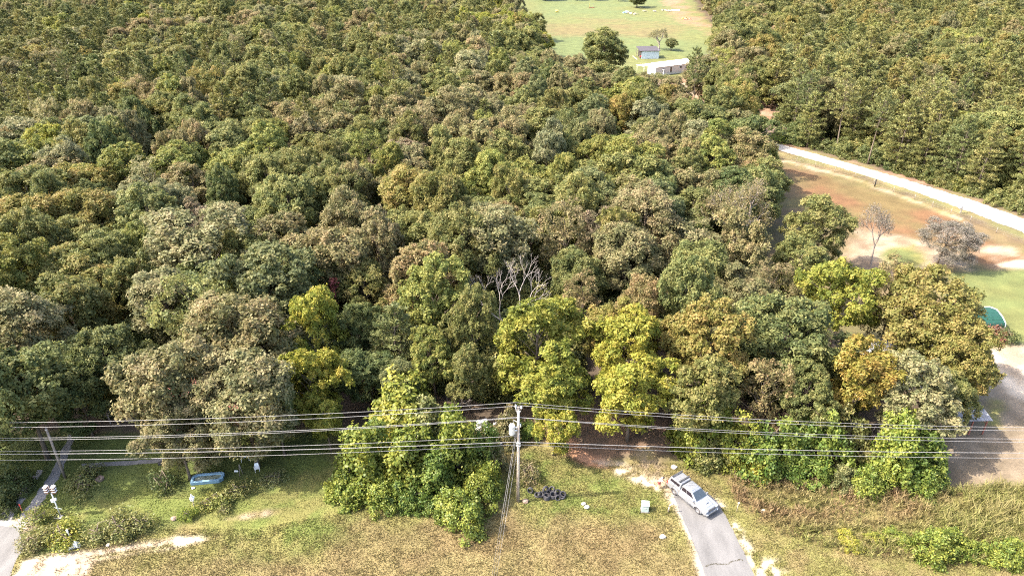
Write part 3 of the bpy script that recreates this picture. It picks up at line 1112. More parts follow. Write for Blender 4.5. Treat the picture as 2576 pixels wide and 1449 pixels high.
TINT = {
    'olive': (0.182, 0.182, 0.056), 'oak': (0.168, 0.176, 0.056), 'deep': (0.112, 0.134, 0.044), 'dark': (0.142, 0.156, 0.052),
    'silver': (0.212, 0.206, 0.096), 'greytan': (0.205, 0.187, 0.082), 'tan': (0.215, 0.180, 0.080), 'goldolive': (0.215, 0.187, 0.052),
    'yellowgreen': (0.218, 0.228, 0.040), 'yellow': (0.262, 0.260, 0.042), 'bright': (0.178, 0.218, 0.036), 'gold': (0.270, 0.215, 0.046),
    'limeolive': (0.198, 0.208, 0.052), 'red': (0.22, 0.10, 0.06), 'rose': (0.23, 0.18, 0.10), 'pine': (0.192, 0.192, 0.060),
    'pinegold': (0.220, 0.202, 0.064), 'pinedark': (0.150, 0.162, 0.054), 'cedar': (0.185, 0.205, 0.030), 'vine': (0.170, 0.202, 0.036),
    'vinedark': (0.122, 0.168, 0.032), 'greyleaf': (0.20, 0.175, 0.135), 'purplebrown': (0.18, 0.13, 0.105), 'bluegreen': (0.152, 0.166, 0.066),
}
WORDS = {'olive': 'olive green', 'oak': 'mid green', 'deep': 'deep green', 'dark': 'dark green', 'silver': 'silvery green', 'greytan': 'greyish tan', 'tan': 'brownish tan', 'goldolive': 'golden olive',
         'yellowgreen': 'yellow-green', 'yellow': 'yellow', 'bright': 'bright green', 'gold': 'golden orange', 'limeolive': 'light olive', 'red': 'red', 'rose': 'rosy brown', 'pine': 'olive green',
         'pinegold': 'yellowish', 'pinedark': 'dark green', 'bluegreen': 'blue-green'}
NAMES = {'wispy': 'sparse_tree', 'broad': 'broadleaf_tree', 'fine': 'broadleaf_tree', 'bold': 'broadleaf_tree', 'loose': 'broadleaf_tree', 'pine': 'pine_tree', 'cedar': 'cedar_tree', 'airy': 'sparse_tree', 'thin': 'sparse_tree',
         'mound': 'leafy_shrub', 'shrub': 'garden_bush', 'drape': 'vine_covered_tree'}
PLACED = []      # (x, y, r) of every single tree
trng = random.Random(99)


def plant(kind, x, y, Ht, R, tint, label, group=None, cat=None, idx=None, jitter=0.12, z=0.0):
    ps = PROTO[kind]
    i = trng.randrange(len(ps)) if idx is None else idx % len(ps)
    tr, cr, h0, r0 = ps[i]
    name = NAMES[kind]
    lw = label.split()
    if len(lw) > 16:
        label = ' '.join(lw[len(lw) - 16:])
    if cat is None:
        cat = 'bush' if kind in ('shrub', 'mound') else 'tree'
    o = thing(name, label, cat, (x, y, z), trng.uniform(0, 6.283), group)
    if cat == 'tree':
        o.rotation_euler = (trng.uniform(-.06, .06), trng.uniform(-.06, .06), o.rotation_euler.z)
    o.scale = (R / r0, R / r0, Ht / h0)
    c = TINT[tint]
    b = 1 + trng.uniform(-jitter, jitter)
    hshift = trng.uniform(-jitter, jitter) * 0.5
    c = (c[0] * b * (1 + hshift), c[1] * b, c[2] * b * (1 - hshift))
    t = link('trunk', tr, None, o)
    k = link('crown', cr, None, o)
    k['tint'] = c
    PLACED.append((x, y, R))
    return o


CZ = {'wispy': 0.55, 'broad': 0.63, 'fine': 0.63, 'bold': 0.63, 'loose': 0.63, 'pine': 0.62, 'cedar': 0.45, 'airy': 0.6, 'thin': 0.6, 'mound': 0.42, 'shrub': 0.4, 'drape': 0.5}


def at(kind, u, v, R, Ht, tint, label, group=None, idx=None, jitter=0.06):
    """plant whose crown centre shows at survey position (u, v)"""
    x, y = G(u, v, Ht * CZ[kind])
    return plant(kind, x, y, Ht, R, tint, label, group, idx=idx, jitter=jitter)


def big(kind, u, v, d, tint, label, Ht=None, group=None, idx=None):
    """tree from its crown's centre and width in the survey frame"""
    h = Ht or 14.5
    x, y = G(u, v, h * CZ[kind])
    depth = y * CP + (H - h * CZ[kind]) * SP
    R = 0.5 * d * depth / FPX
    return at(kind, u, v, R, h, tint, label, group, idx)


EDGE = 'trees along the front edge of the wood'
WOOD = 'broadleaf trees of the wood'
for a in [
    # --- left front
    ('broad', 60, 830, 250, 'greytan', 'big greyish tan tree at the left picture edge above the wires', 16),
    ('fine', 50, 975, 280, 'dark', 'dark fine-leaved tree at the left picture edge just above the top wires', 15.5),
    ('fine', -130, 1050, 260, 'deep', 'deep green tree cut by the left picture edge beside the gravel tracks', 12),
    ('broad', 195, 985, 150, 'deep', 'shaded deep green tree left of the gap with the bare soil', 10),
    ('broad', 265, 905, 180, 'dark', 'dark green tree in the hollow left of the big tan oak', 12),
    ('broad', 180, 770, 190, 'olive', 'olive tree between the left edge and the silvery oak', 15),
    ('broad', 610, 850, 290, 'greytan', 'tall greyish tan oak behind the narrow yellow tree', 17),
    ('broad', 455, 955, 280, 'greytan', 'greyish tan oak at the corner of the shaded yard', 16),
    ('broad', 610, 1000, 280, 'greytan', 'greyish tan oak crown that half hides a red roof', 15),
    ('broad', 445, 1085, 170, 'greytan', 'low hanging tan oak limb-crown above the blue tub', 10.5),
    ('fine', 690, 1010, 130, 'dark', 'dark leaning tree squeezed between tan oak and yellow tree', 12),
    ('cedar', 580, 790, 95, 'cedar', 'narrow bright yellow-green cedar beside the tall tan oak', 15),
    ('fine', 720, 710, 210, 'dark', 'rounded dull green tree just behind the tall tan oak', 14),
    ('broad', 500, 610, 300, 'silver', 'largest silvery leaved oak in the left half of the wood', 18),
    ('broad', 420, 760, 210, 'silver', 'lower silvery oak in front of the largest silvery one', 14),
    ('bold', 800, 815, 150, 'yellow', 'top of the narrow yellow tree left of centre', 16),
    ('bold', 785, 955, 165, 'yellow', 'yellow drooping tree at the yard edge, below the other yellow crown', 12),
    ('bold', 820, 1045, 110, 'yellowgreen', 'small yellow-green tree crossed by the top wires left of the creeper mass', 8),
    ('broad', 895, 830, 130, 'deep', 'deep green shadowed tree right of the narrow yellow tree', 11),
    ('pine', 985, 850, 150, 'pinedark', 'dark olive evergreen left of the light green central trees', 12),
    ('broad', 930, 930, 150, 'deep', 'dark green low tree above the olive creeper mound', 9),
    ('broad', 1010, 960, 120, 'bluegreen', 'blue-green shadowed tree behind the creeper mound', 9),
    ('fine', 1100, 745, 190, 'limeolive', 'light green central tree left of the bare white tree', 16),
    ('fine', 1090, 890, 130, 'limeolive', 'lower light olive tree under the light green central one', 11),
    ('fine', 1185, 800, 125, 'olive', 'columnar olive tree just left of the bare white tree', 15),
    ('fine', 1180, 930, 120, 'olive', 'short olive tree with vines below the columnar one', 10),
    ('bold', 1350, 850, 240, 'yellowgreen', 'big yellow-green tree right below the bare white tree', 15),
    ('bold', 1400, 960, 190, 'yellowgreen', 'yellow-green crown just above the top of the power pole', 12),
    ('bold', 1395, 1055, 140, 'yellow', 'low yellow tree right of the power pole top', 8),
    ('bold', 1600, 865, 190, 'yellow', 'bright yellow tree right of the dark gap', 15),
    ('bold', 1590, 975, 215, 'yellow', 'bright yellow tree with a pale straight trunk above the car', 12),
    ('fine', 1790, 860, 225, 'goldolive', 'tall golden olive tree right of the bright yellow ones', 16),
    ('fine', 1760, 985, 190, 'olive', 'olive tree below the tall golden olive one', 12),
    ('broad', 1985, 850, 260, 'dark', 'broad dark green tree near the middle of the right half', 15),
    ('loose', 1925, 985, 150, 'tan', 'twiggy brownish tree under the broad dark green one', 11),
    ('fine', 2040, 990, 150, 'dark', 'dark green tree left of the golden orange one', 11),
    ('fine', 2120, 735, 200, 'yellowgreen', 'yellow-green rounded tree at the edge of the right clearing', 15),
    ('bold', 2160, 930, 190, 'gold', 'golden orange maple in the right half', 14),
    ('broad', 2340, 790, 250, 'goldolive', 'wide golden olive tree left of the green carport', 16),
    ('broad', 2410, 890, 180, 'goldolive', 'golden olive tree leaning over the sand right of the grey house', 13),
    ('loose', 2250, 745, 150, 'tan', 'thin tan tree between the yellow-green and the golden olive tree', 14),
    ('fine', 2295, 985, 230, 'silver', 'silvery green tree right of the golden maple', 12),
    ('fine', 2385, 1000, 140, 'olive', 'olive tree overhanging the open shed roof', 10),
    # --- middle
    ('broad', 75, 560, 200, 'goldolive', 'golden olive tree at the left edge, level with the silvery oak', 16),
    ('broad', 225, 540, 190, 'goldolive', 'golden olive tree left of the largest silvery oak', 15),
    ('broad', 270, 660, 170, 'oak', 'green tree wedged left of the silvery oak', 13),
    ('broad', 60, 690, 150, 'limeolive', 'light olive tree at the left edge below the golden olive one', 12),
    ('broad', 120, 455, 170, 'tan', 'tan tree near the left edge above the golden olive ones', 15),
    ('fine', 320, 430, 160, 'limeolive', 'light olive rounded tree, first of the pale row behind the silvery oak', 15),
    ('broad', 455, 430, 160, 'limeolive', 'light olive tree directly behind the silvery oak', 15),
    ('broad', 590, 430, 160, 'limeolive', 'light olive tree right behind the silvery oak, with dark side', 15),
    ('broad', 770, 510, 170, 'oak', 'green oak between the silvery oak and the tan oak right of it', 15),
    ('broad', 870, 560, 150, 'greytan', 'tall greyish tan tree above the red creeper', 17),
    ('broad', 1040, 490, 180, 'goldolive', 'golden-topped tree in the middle of the wood', 16),
    ('broad', 1040, 600, 180, 'olive', 'olive tree below the golden-topped one', 14),
    ('broad', 910, 720, 150, 'olive', 'olive tree with a streak of red creeper hanging at its left', 12),
    ('broad', 1240, 590, 240, 'silver', 'large grey-green oak behind the bare white tree', 17),
    ('loose', 1420, 590, 150, 'tan', 'tan tree right of the large grey-green oak', 15),
    ('broad', 1500, 500, 150, 'bluegreen', 'blue-green tree at the heart of the wood', 15),
    ('broad', 1450, 690, 150, 'dark', 'dark tree behind the big yellow-green one', 12),
    ('loose', 1460, 755, 110, 'tan', 'thin brown tree right above the dark gap', 11),
    ('broad', 1570, 640, 190, 'greytan', 'greyish tan oak above the bright yellow tree', 15),
    ('broad', 1660, 540, 160, 'bluegreen', 'grey-green oak in the right centre of the wood', 15),
    ('broad', 1760, 685, 190, 'oak', 'round oak with dark underside behind the golden olive tree', 14),
    ('airy', 1620, 775, 130, 'dark', 'dark twiggy evergreen above the bright yellow tree', 9),
    ('fine', 1800, 420, 150, 'limeolive', 'light olive domed tree left of the white road end', 15),
    ('airy', 1870, 555, 210, 'tan', 'thin golden brown tree with bare white stems showing', 15),
    ('broad', 2070, 565, 170, 'oak', 'green oak at the edge of the right clearing', 14),
    ('broad', 2010, 650, 150, 'olive', 'olive oak right of the thin golden brown tree', 13),
    ('broad', 1930, 460, 140, 'olive', 'olive tree beside the rusty grass of the clearing', 13),
    ('loose', 1930, 730, 140, 'tan', 'brown thinning tree left of the yellow-green rounded tree', 12),
    ('broad', 1880, 340, 150, 'deep', 'deep green oak whose crown ends the white road', 16),
    ('broad', 1760, 310, 150, 'dark', 'dark green oak below the mobile home yard', 15),
]:
    big(a[0], a[1], a[2], a[3], a[4], a[5], a[6], group=EDGE if a[2] > 780 else WOOD)

# small crowns, shrubs and creeper along the front edge
for a in [
    ('mound', 1765, 1085, 150, 'vine', 'bright green leafy shrub under the right wires, above the car', 7, 'shrubs under the right wires'),
    ('mound', 1850, 1120, 120, 'yellowgreen', 'yellow-flecked shrub under the right wires', 5.5, 'shrubs under the right wires'),
    ('mound', 1935, 1130, 150, 'vinedark', 'dark green shrub under the right wires, left of the yellow bush', 6, 'shrubs under the right wires'),
    ('mound', 2045, 1110, 150, 'vinedark', 'dark leafy shrub in the middle under the right wires', 6.5, 'shrubs under the right wires'),
    ('mound', 2135, 1095, 120, 'olive', 'olive shrub below the golden maple', 6, 'shrubs under the right wires'),
    ('mound', 1900, 1170, 90, 'yellow', 'small yellow bush at the foot of the thicket', 2.8, 'shrubs under the right wires'),
    ('mound', 2010, 1175, 120, 'vinedark', 'low dark bush at the foot of the thicket', 3.0, 'shrubs under the right wires'),
    ('mound', 1790, 1150, 90, 'olive', 'low olive bush beside the old pallet', 3.0, 'shrubs under the right wires'),
    ('drape', 2260, 1120, 120, 'vine', 'creeper-draped bright green tree crossed by the right wires', 8, 'creeper covered trees'),
    ('drape', 2320, 1150, 130, 'vinedark', 'creeper-draped dark tree beside the shaded sand', 6.5, 'creeper covered trees'),
    ('mound', 2200, 1200, 110, 'vine', 'low creeper heap at the foot of the draped tree', 3.2, 'shrubs under the right wires'),
    ('mound', 2130, 1200, 80, 'bluegreen', 'grey-green low bush before the dark hollow', 2.4, 'shrubs under the right wires'),
    ('mound', 2330, 1215, 100, 'vinedark', 'dark low bush on the edge of the shaded sand', 2.6, 'shrubs under the right wires'),
    ('drape', 1010, 1030, 200, 'yellowgreen', 'olive-yellow domed tree on top of the creeper mass', 9, 'creeper covered trees'),
    ('drape', 1080, 1075, 130, 'olive', 'olive tree at the right shoulder of the creeper mass', 8, 'creeper covered trees'),
    ('drape', 920, 1150, 150, 'vine', 'creeper-draped tree at the left end of the creeper mass', 7.5, 'creeper covered trees'),
    ('drape', 1030, 1150, 150, 'vine', 'creeper-draped tree in the middle of the creeper mass', 7.5, 'creeper covered trees'),
    ('drape', 1150, 1120, 130, 'vine', 'tall creeper-draped tree left of the power pole', 8, 'creeper covered trees'),
    ('drape', 1205, 1130, 80, 'vinedark', 'dark creeper-draped stump tree next to the rubbish heap', 6, 'creeper covered trees'),
    ('drape', 1090, 1190, 120, 'vinedark', 'shaded green creeper curtain in the middle of the mass', 5.5, 'creeper covered trees'),
    ('mound', 880, 1215, 110, 'vine', 'creeper heap at the lower left of the mass', 3.6, 'creeper heaps'),
    ('mound', 960, 1235, 110, 'vine', 'creeper heap spilling on the grass below the draped trees', 3.2, 'creeper heaps'),
    ('mound', 1040, 1245, 100, 'vinedark', 'dark creeper heap at the foot of the green curtain', 3.0, 'creeper heaps'),
    ('mound', 1160, 1285, 130, 'vine', 'rounded bright bush at the lower tip of the creeper mass', 3.4, 'creeper heaps'),
    ('mound', 1215, 1225, 110, 'vine', 'bright leafy bush just left of the guy wires', 4.0, 'creeper heaps'),
    ('mound', 1110, 1265, 70, 'vinedark', 'small dark creeper heap beside the rounded bush', 1.8, 'creeper heaps'),
    # bushes of the bank at lower right
    ('mound', 2360, 1372, 120, 'vine', 'bright green bush on the bank, largest of the three', 2.6, 'bright bushes on the weedy bank'),
    ('mound', 2440, 1380, 80, 'vine', 'bright green bush right of the largest one on the bank', 1.9, 'bright bushes on the weedy bank'),
    ('mound', 2550, 1385, 110, 'vine', 'bright green bush cut by the right picture edge', 2.1, 'bright bushes on the weedy bank'),
    ('mound', 2140, 1360, 60, 'yellow', 'small yellow flowering bush on the bank', 0.9, 'yellow plants on the weedy bank'),
    ('mound', 2200, 1352, 45, 'yellowgreen', 'little yellow-green bush between the yellow and the large bush', 0.9, 'yellow plants on the weedy bank'),
    ('mound', 2265, 1352, 60, 'vine', 'little green bush left of the largest one on the bank', 1.1, 'yellow plants on the weedy bank'),
    # yard on the left
    ('shrub', 250, 1338, 80, 'oak', 'left end bush of the long dense hedge bush by the sandy track', 1.3, 'dense bushes along the sandy track'),
    ('shrub', 300, 1328, 90, 'oak', 'middle bush of the long dense row by the sandy track', 1.5, 'dense bushes along the sandy track'),
    ('shrub', 352, 1316, 75, 'oak', 'right end bush of the dense row by the sandy track', 1.4, 'dense bushes along the sandy track'),
    ('shrub', 475, 1294, 40, 'bright', 'small clipped round bush alone on the lawn', 1.1, None),
    ('shrub', 562, 1283, 40, 'olive', 'small spiky bush right of the clipped round one', 0.8, None),
    ('shrub', 160, 1348, 90, 'yellowgreen', 'yellowish leafy bush next to the white cone', 1.3, 'bushes at the corner of the side drive'),
    ('shrub', 110, 1352, 80, 'olive', 'olive bush at the corner of the side drive', 1.3, 'bushes at the corner of the side drive'),
    ('shrub', 75, 1365, 60, 'greytan', 'brownish low bush nearest the side drive', 1.0, 'bushes at the corner of the side drive'),
    ('shrub', 95, 1300, 70, 'limeolive', 'pale straggly bush beside the wheel tracks', 1.6, 'bushes at the corner of the side drive'),
    ('shrub', 205, 1220, 80, 'oak', 'shaded bush by the leaning pole foot', 1.5, 'bushes on the shaded lawn'),
    ('shrub', 225, 1190, 60, 'dark', 'darker bush behind the one at the pole foot', 1.4, 'bushes on the shaded lawn'),
    ('shrub', 410, 1208, 70, 'deep', 'dark bush in the middle of the shaded lawn', 1.8, 'bushes on the shaded lawn'),
    ('shrub', 530, 1262, 70, 'limeolive', 'straggly pale bush beside the white birdhouse', 1.2, 'bushes on the lawn beside the blue tub'),
    ('shrub', 600, 1230, 70, 'oak', 'leafy bush right of the blue tub', 1.2, 'bushes on the lawn beside the blue tub'),
    ('shrub', 690, 1205, 60, 'bluegreen', 'grey-green low bush in the shade towards the creeper mass', 0.9, 'bushes on the lawn beside the blue tub'),
    ('mound', 30, 1215, 90, 'deep', 'shaded bush at the left edge beside the wheel tracks', 3.0, None),
    ('mound', 5, 1270, 60, 'deep', 'low shaded bush at the left edge, nearer the paved end', 2.0, None),
    ('shrub', 2540, 850, 40, 'deep', 'dark round bush beside the green carport', 1.8, None),
    ('shrub', 2505, 838, 60, 'red', 'reddish bush row in front of the green carport', 1.5, None),
    ('shrub', 1330, 1190, 60, 'tan', 'dry brown bush behind the power pole', 1.6, None),
    ('mound', 1275, 1075, 80, 'greytan', 'dry grey brush on the rubbish heap by the power pole', 4.0, None),
    ('mound', 1240, 1160, 60, 'greytan', 'dry brush left of the power pole', 3.0, None),
    ('mound', 1330, 1080, 60, 'vinedark', 'dark low bush right behind the power pole', 2.5, None),
]:
    big(a[0], a[1], a[2], a[3], a[4], a[5], a[6], group=a[7])

# trees standing in or beside the clearings
big('thin', 2215, 575, 100, 'greyleaf', 'slender almost leafless grey tree on the right clearing', 12)
big('wispy', 2378, 600, 150, 'greyleaf', 'round grey thinly leaved tree with a dark shadow on the right clearing', 9.0)
big('broad', 2468, 930, 75, 'purplebrown', 'small purplish brown tree at the edge of the sand', 6)
big('broad', 1515, 120, 130, 'oak', 'tall oak standing in front of the far pasture', 18)
for u, v, d, t, l in [(1500, 195, 120, 'oak', 'oak directly below the tall oak before the pasture'), (1572, 205, 95, 'greytan', 'tan tree left of the mobile home'), (1438, 170, 95, 'greytan', 'tan tree left below the tall oak before the pasture'), (1622, 228, 80, 'greytan', 'tan tree right in front of the mobile home end wall')]:
    big('broad', u, v, d, t, l, 14)
big('airy', 1660, 95, 55, 'silver', 'pale thin tree on the far pasture behind the mobile home', 9)
big('broad', 1690, 108, 32, 'bluegreen', 'small round dark tree right of the pale thin one', 5.5)
big('mound', 1638, 128, 30, 'dark', 'dark bush behind the white-walled shed', 3)
big('pine', 1755, 190, 60, 'pinedark', 'tall pine with a bare dark trunk right of the mobile home', 19, idx=4)
big('broad', 1768, 168, 60, 'oak', 'green tree hiding the right end of the mobile home', 12)
big('airy', 1655, 205, 70, 'oak', 'small tree before the wall of the mobile home', 7)
big('shrub', 1960, 345, 60, 'bright', 'low green bush beside the dirt track bend', 2.4)
for u, v, R, Ht, t, l in [(1602, 20, 7.5, 11, 'dark', 'dark leafy tree shading the top of the far pasture'), (1372, 2, 8.0, 13, 'oak', 'tree at the far left top of the pasture'), (1452, 3, 3.5, 9, 'olive', 'small tree at the top of the pasture, left of the post frame'),
                          (1497, 3, 3.5, 9, 'oak', 'small tree at the top of the pasture, right of the post frame'), (1556, 4, 3.5, 9, 'olive', 'small tree at the pasture top near the dark leafy one')]:
    x, y = G(u, v)
    plant('broad', x, y, Ht, R, t, l)
for u, v, d, t, l in [(1345, 60, 55, 'olive', 'tree at the left rim of the far pasture'), (1365, 105, 65, 'yellowgreen', 'yellow-green tree at the lower left rim of the pasture')]:
    big('broad', u, v, d, t, l, 13)

# ---- leafless white tree in the middle
bx, by = G(1283, 905)
bm_, tips_ = branching(41, 12.0, 0.5, 8, r0=0.17, fork=2, ratio=0.76, first=0.33, up=0.22, rr=0.68)
k_ = 15.6 / max(t[0].z for t in tips_)
bme = bm_.mesh('trunk')
bme.transform(Matrix.Diagonal((k_ * 0.9, k_ * 0.9, k_, 1)))
o = thing('bare_tree', 'leafless white-barked dead tree in the middle of the wood', 'tree', (bx, by))
link('trunk', bme, 'pale_bark', o)
PLACED.append((bx, by, 2.5))
# fallen pale branches by the rubbish heap and the thicket
for u, v, hh, sc, lab in [(1150, 1020, 3.0, 0.9, 'bare pale branches sticking out above the creeper mass'), (2210, 1110, 3.5, 0.8, 'bare pale branches beside the draped tree on the right'), (1210, 960, 2.5, 0.8, 'bare crooked branches in the shade left of the pole top'),
                          (270, 1040, 3.0, 0.9, 'bare broken branches by the bare soil gap on the left')]:
    x, y = G(u, v, hh * 0.5)
    m_, t_ = branching(int(u), hh, 0.9, 4, r0=0.07, fork=3, ratio=0.8, first=0.4, up=0.1)
    o = thing('dead_branch', lab, 'branches', (x, y))
    link('trunk', m_.mesh('trunk'), 'pale_bark', o)

# ------------------------------------------------------------------ the rest of the wood
# what the photograph keeps free of crowns (survey frame)
FREE = [
    [(1325, -60), (1330, 25), (1390, 95), (1400, 135), (1455, 150), (1540, 175), (1600, 165), (1622, 192), (1700, 188), (1735, 175), (1745, 150), (1710, 120), (1780, 100), (1795, 70), (1750, 30), (1700, -60)],
    [(1985, 372), (2150, 412), (2300, 455), (2430, 500), (2576, 548), (2800, 640), (2800, 1000), (2480, 850), (2480, 780), (2400, 700), (2190, 690), (2160, 570), (2040, 490), (1985, 420)],
    [(1900, 275), (1960, 290), (1955, 335), (1905, 330)],
    [(1370, 300), (1420, 300), (1415, 325), (1370, 325)],
    [(1745, 205), (1790, 205), (1790, 250), (1750, 255)],
    [(1480, 790), (1530, 790), (1530, 860), (1500, 880)],
]
GFREE = [GP([(1880, 335), (1975, 362), (2300, 452), (2700, 590), (3200, 790), (3200, 900), (2480, 900), (2250, 1000), (1960, 800), (1900, 560), (1930, 420), (1880, 365)]),
         GP([(1270, -120), (1260, 20), (1310, 100), (1370, 190), (1520, 215), (1600, 230), (1720, 225), (1800, 250), (1900, 280), (1980, 345), (1930, 345), (1790, 275), (1810, 85), (1760, 30), (1690, -120)])]
FRONT = GP([(-900, 960), (330, 965), (700, 985), (900, 935), (1150, 940), (1300, 985), (1480, 1000), (1700, 990), (2100, 1000), (2330, 960), (2420, 900), (3300, 900), (3300, 2600), (-900, 2600)])


NEARFREE = [([(1195, 640), (1350, 640), (1345, 740), (1300, 815), (1262, 815), (1215, 740)], 86.0)]      # keep the bare tree in sight


def allowed(x, y, R, Ht):
    for p in GFREE:
        if sdist(np.array([x]), np.array([y]), p)[0] > -1.5:
            return False
    if sdist(np.array([x]), np.array([y]), FRONT)[0] > 0:
        return False
    us, vs_ = [], []
    for dx, z in ((0, Ht), (0, Ht * 0.6), (-R * 0.9, Ht * 0.65), (R * 0.9, Ht * 0.65), (0, Ht * 0.85), (-R * .6, Ht * .85), (R * .6, Ht * .85)):
        a, b = PROJ(x + dx, y, z)
        us.append(a)
        vs_.append(b)
    us, vs_ = np.array(us), np.array(vs_)
    for p in FREE:
        if (sdist(us, vs_, p) > 0).any():
            return False
    for p, ym in NEARFREE:
        if y < ym and (sdist(us, vs_, p) > -20).any():
            return False
    return True


def cell_hash(pts, cs):
    g = {}
    for p in pts:
        g.setdefault((int(p[0] // cs), int(p[1] // cs)), []).append(p)
    return g


def fill():
    rs = random.Random(1234)
    nprs = np.random.RandomState(77)
    grid = cell_hash(PLACED, 10.0)
    cand = []
    n = 30000
    yy = 66 + (640 - 66) * np.sqrt(nprs.rand(n))
    xx = (nprs.rand(n) * 2 - 1) * (yy * 0.76 + 14)
    order = np.argsort(yy)
    f1 = fbm(xx, yy, 55.0, 300, 3)
    f2 = fbm(xx, yy, 22.0, 310, 3)
    f3 = fbm(xx, yy, 9.0, 320, 2)
    out = []
    for i in order:
        x, y = float(xx[i]), float(yy[i])
        u, v = PROJ(x, y, 9)
        # the right-hand wood and parts of the far left are pines
        pinezone = 0.0
        if u > 1950 and v < 620:
            pinezone = 0.80 if v > 200 else 0.5
        elif v < 330 and u < 1250:
            pinezone = 0.12 + 0.5 * max(0.0, min(1.0, (f1[i] - 0.42) / 0.12))
        is_pine = rs.random() < pinezone
        Ht = rs.uniform(11.5, 18.0)
        R = rs.uniform(2.7, 4.0) if is_pine else rs.choice([rs.uniform(3.4, 5.0), rs.uniform(4.6, 7.0)])
        far_k = max(0.0, min(1.0, (y - 110) / 130))
        R *= 1 + (0.42 if is_pine else 0.22) * far_k
        Ht *= 1 + 0.1 * far_k
        sep = 0.86
        ok = True
        cx, cy = int(x // 10), int(y // 10)
        for a in (-1, 0, 1):
            for b in (-1, 0, 1):
                for q in grid.get((cx + a, cy + b), ()):
                    if (q[0] - x) ** 2 + (q[1] - y) ** 2 < ((q[2] + R) * sep * 0.52 + 0.4) ** 2:
                        ok = False
                        break
                if not ok:
                    break
            if not ok:
                break
        if not ok or not allowed(x, y, R, Ht):
            continue
        if is_pine:
            kind = 'pine'
            t = rs.choices(['pine', 'pinegold', 'pinedark'], [5, 4 if u > 1900 else 1.5, 2])[0]
        else:
            kind = rs.choices(['broad', 'fine', 'bold', 'loose'], [7, 2.2, 0.8, 0.8])[0]
            w = {'olive': 6, 'oak': 5, 'dark': 1.6, 'bluegreen': 0.8, 'silver': 1.4, 'greytan': 1.6, 'tan': 0.5, 'goldolive': 0.8, 'limeolive': 2.5, 'yellowgreen': 0.15, 'rose': 0.07, 'deep': 0.5}
            if f2[i] > 0.54:
                w.update(greytan=6, tan=3.0, olive=3, limeolive=0.6)
            elif f2[i] < 0.44:
                w.update(limeolive=6, goldolive=2.5, greytan=0.4)
            if u < 1000 and v < 420:
                w['olive'] += 3
                w['limeolive'] += 2
            if 1000 < u < 1900 and v < 420:
                w['greytan'] += 5
                w['tan'] += 1
                w['oak'] += 2
            if v < 90 and 1050 < u < 1330:
                w['yellowgreen'] += 6
                w['rose'] += 1.0
            t = rs.choices(list(w), list(w.values()))[0]
        out.append((x, y, R, Ht, kind, t, u, v))
        grid.setdefault((cx, cy), []).append((x, y, R))
    return out


REST = fill()


LMARK = [(60, 560, 'golden olive tree at the left edge'), (500, 610, 'largest silvery oak'), (770, 510, 'green oak beside the silvery oak'), (1040, 490, 'golden-topped tree'), (1240, 590, 'large grey-green oak'), (1283, 740, 'bare white tree'),
         (1500, 500, 'blue-green tree at the heart of the wood'), (1660, 540, 'grey-green oak right of centre'), (1800, 420, 'light olive domed tree'), (1870, 555, 'thin golden brown tree'), (1880, 340, 'deep green oak at the road end'),
         (2070, 565, 'green oak at the right clearing'), (1760, 310, 'dark oak below the mobile home'), (1670, 180, 'mobile home'), (1515, 110, 'tall oak before the pasture'), (1365, 60, 'left rim of the pasture'), (1390, 312, 'sandy patch in the wood'),
         (1930, 300, 'bend of the dirt track'), (1800, 80, 'right rim of the pasture'), (2000, 380, 'visible end of the white road'), (2250, 420, 'middle of the white road'), (2500, 500, 'right end of the white road'), (320, 430, 'pale row of light olive trees'),
         (120, 455, 'tan tree near the left edge'), (1100, 745, 'light green central tree'), (720, 710, 'dull green tree behind the tan oak'), (1570, 640, 'greyish tan oak above the yellow tree'), (1985, 850, 'broad dark green tree'), (2120, 735, 'yellow-green tree at the clearing')]


def where(u, v):
    """what it stands by, from the nearest thing one can find in the picture"""
    best = min(LMARK, key=lambda q: (q[0] - u) ** 2 + (1.6 * (q[1] - v)) ** 2)
    dx, dv = u - best[0], v - best[1]
    far = ''
    if dv < -190:
        far = 'far '
    if abs(dx) > 1.1 * abs(dv):
        rel = ('left of' if dx < 0 else 'right of')
        if abs(dx) > 260:
            rel = 'well ' + rel
    else:
        rel = 'behind' if dv < 0 else 'in front of'
    if far:
        col_ = ['at the far left', 'left of the middle', 'in the middle', 'right of the middle', 'at the far right'][max(0, min(4, int(u / 2576 * 5)))]
        row_ = 'along the top edge of the picture' if v < 45 else 'in the far wood'
        return col_ + ', ' + row_
    return rel + ' the ' + best[2]


def sizeword(R, Ht, pine_):
    big_ = R > (4.3 if pine_ else 5.3)
    small_ = R < (3.2 if pine_ else 4.4)
    return ('large ' if big_ else ('slender ' if small_ else '')) + ('tall ' if Ht > 16.2 else '')


n_single = {'b': 0, 'p': 0}
already = sum(1 for o in COL.objects if o.type == 'EMPTY' and o.name.startswith('broadleaf_tree'))
FAR = []
for x, y, R, Ht, kind, t, u, v in REST:
    inview = -60 < u < 2636 and v > -40
    key = 'p' if kind == 'pine' else 'b'
    if inview and n_single[key] < (298 - (already if key == 'b' else 2)):
        n_single[key] += 1
        w = where(u, v)
        if kind == 'pine':
            plant(kind, x, y, Ht, R, t, sizeword(R, Ht, True) + WORDS[t] + ' pine ' + w, 'pines ' + w)
        else:
            plant(kind, x, y, Ht, R, t, sizeword(R, Ht, False) + WORDS[t] + {'broad': ' broadleaf tree ', 'fine': ' fine-leaved tree ', 'bold': ' large-leaved tree ', 'loose': ' open-crowned tree '}[kind] + w, 'trees ' + w)
    else:
        FAR.append((x, y, R, Ht, kind, t))
print('singles', n_single, 'far', len(FAR), 'hand', already)

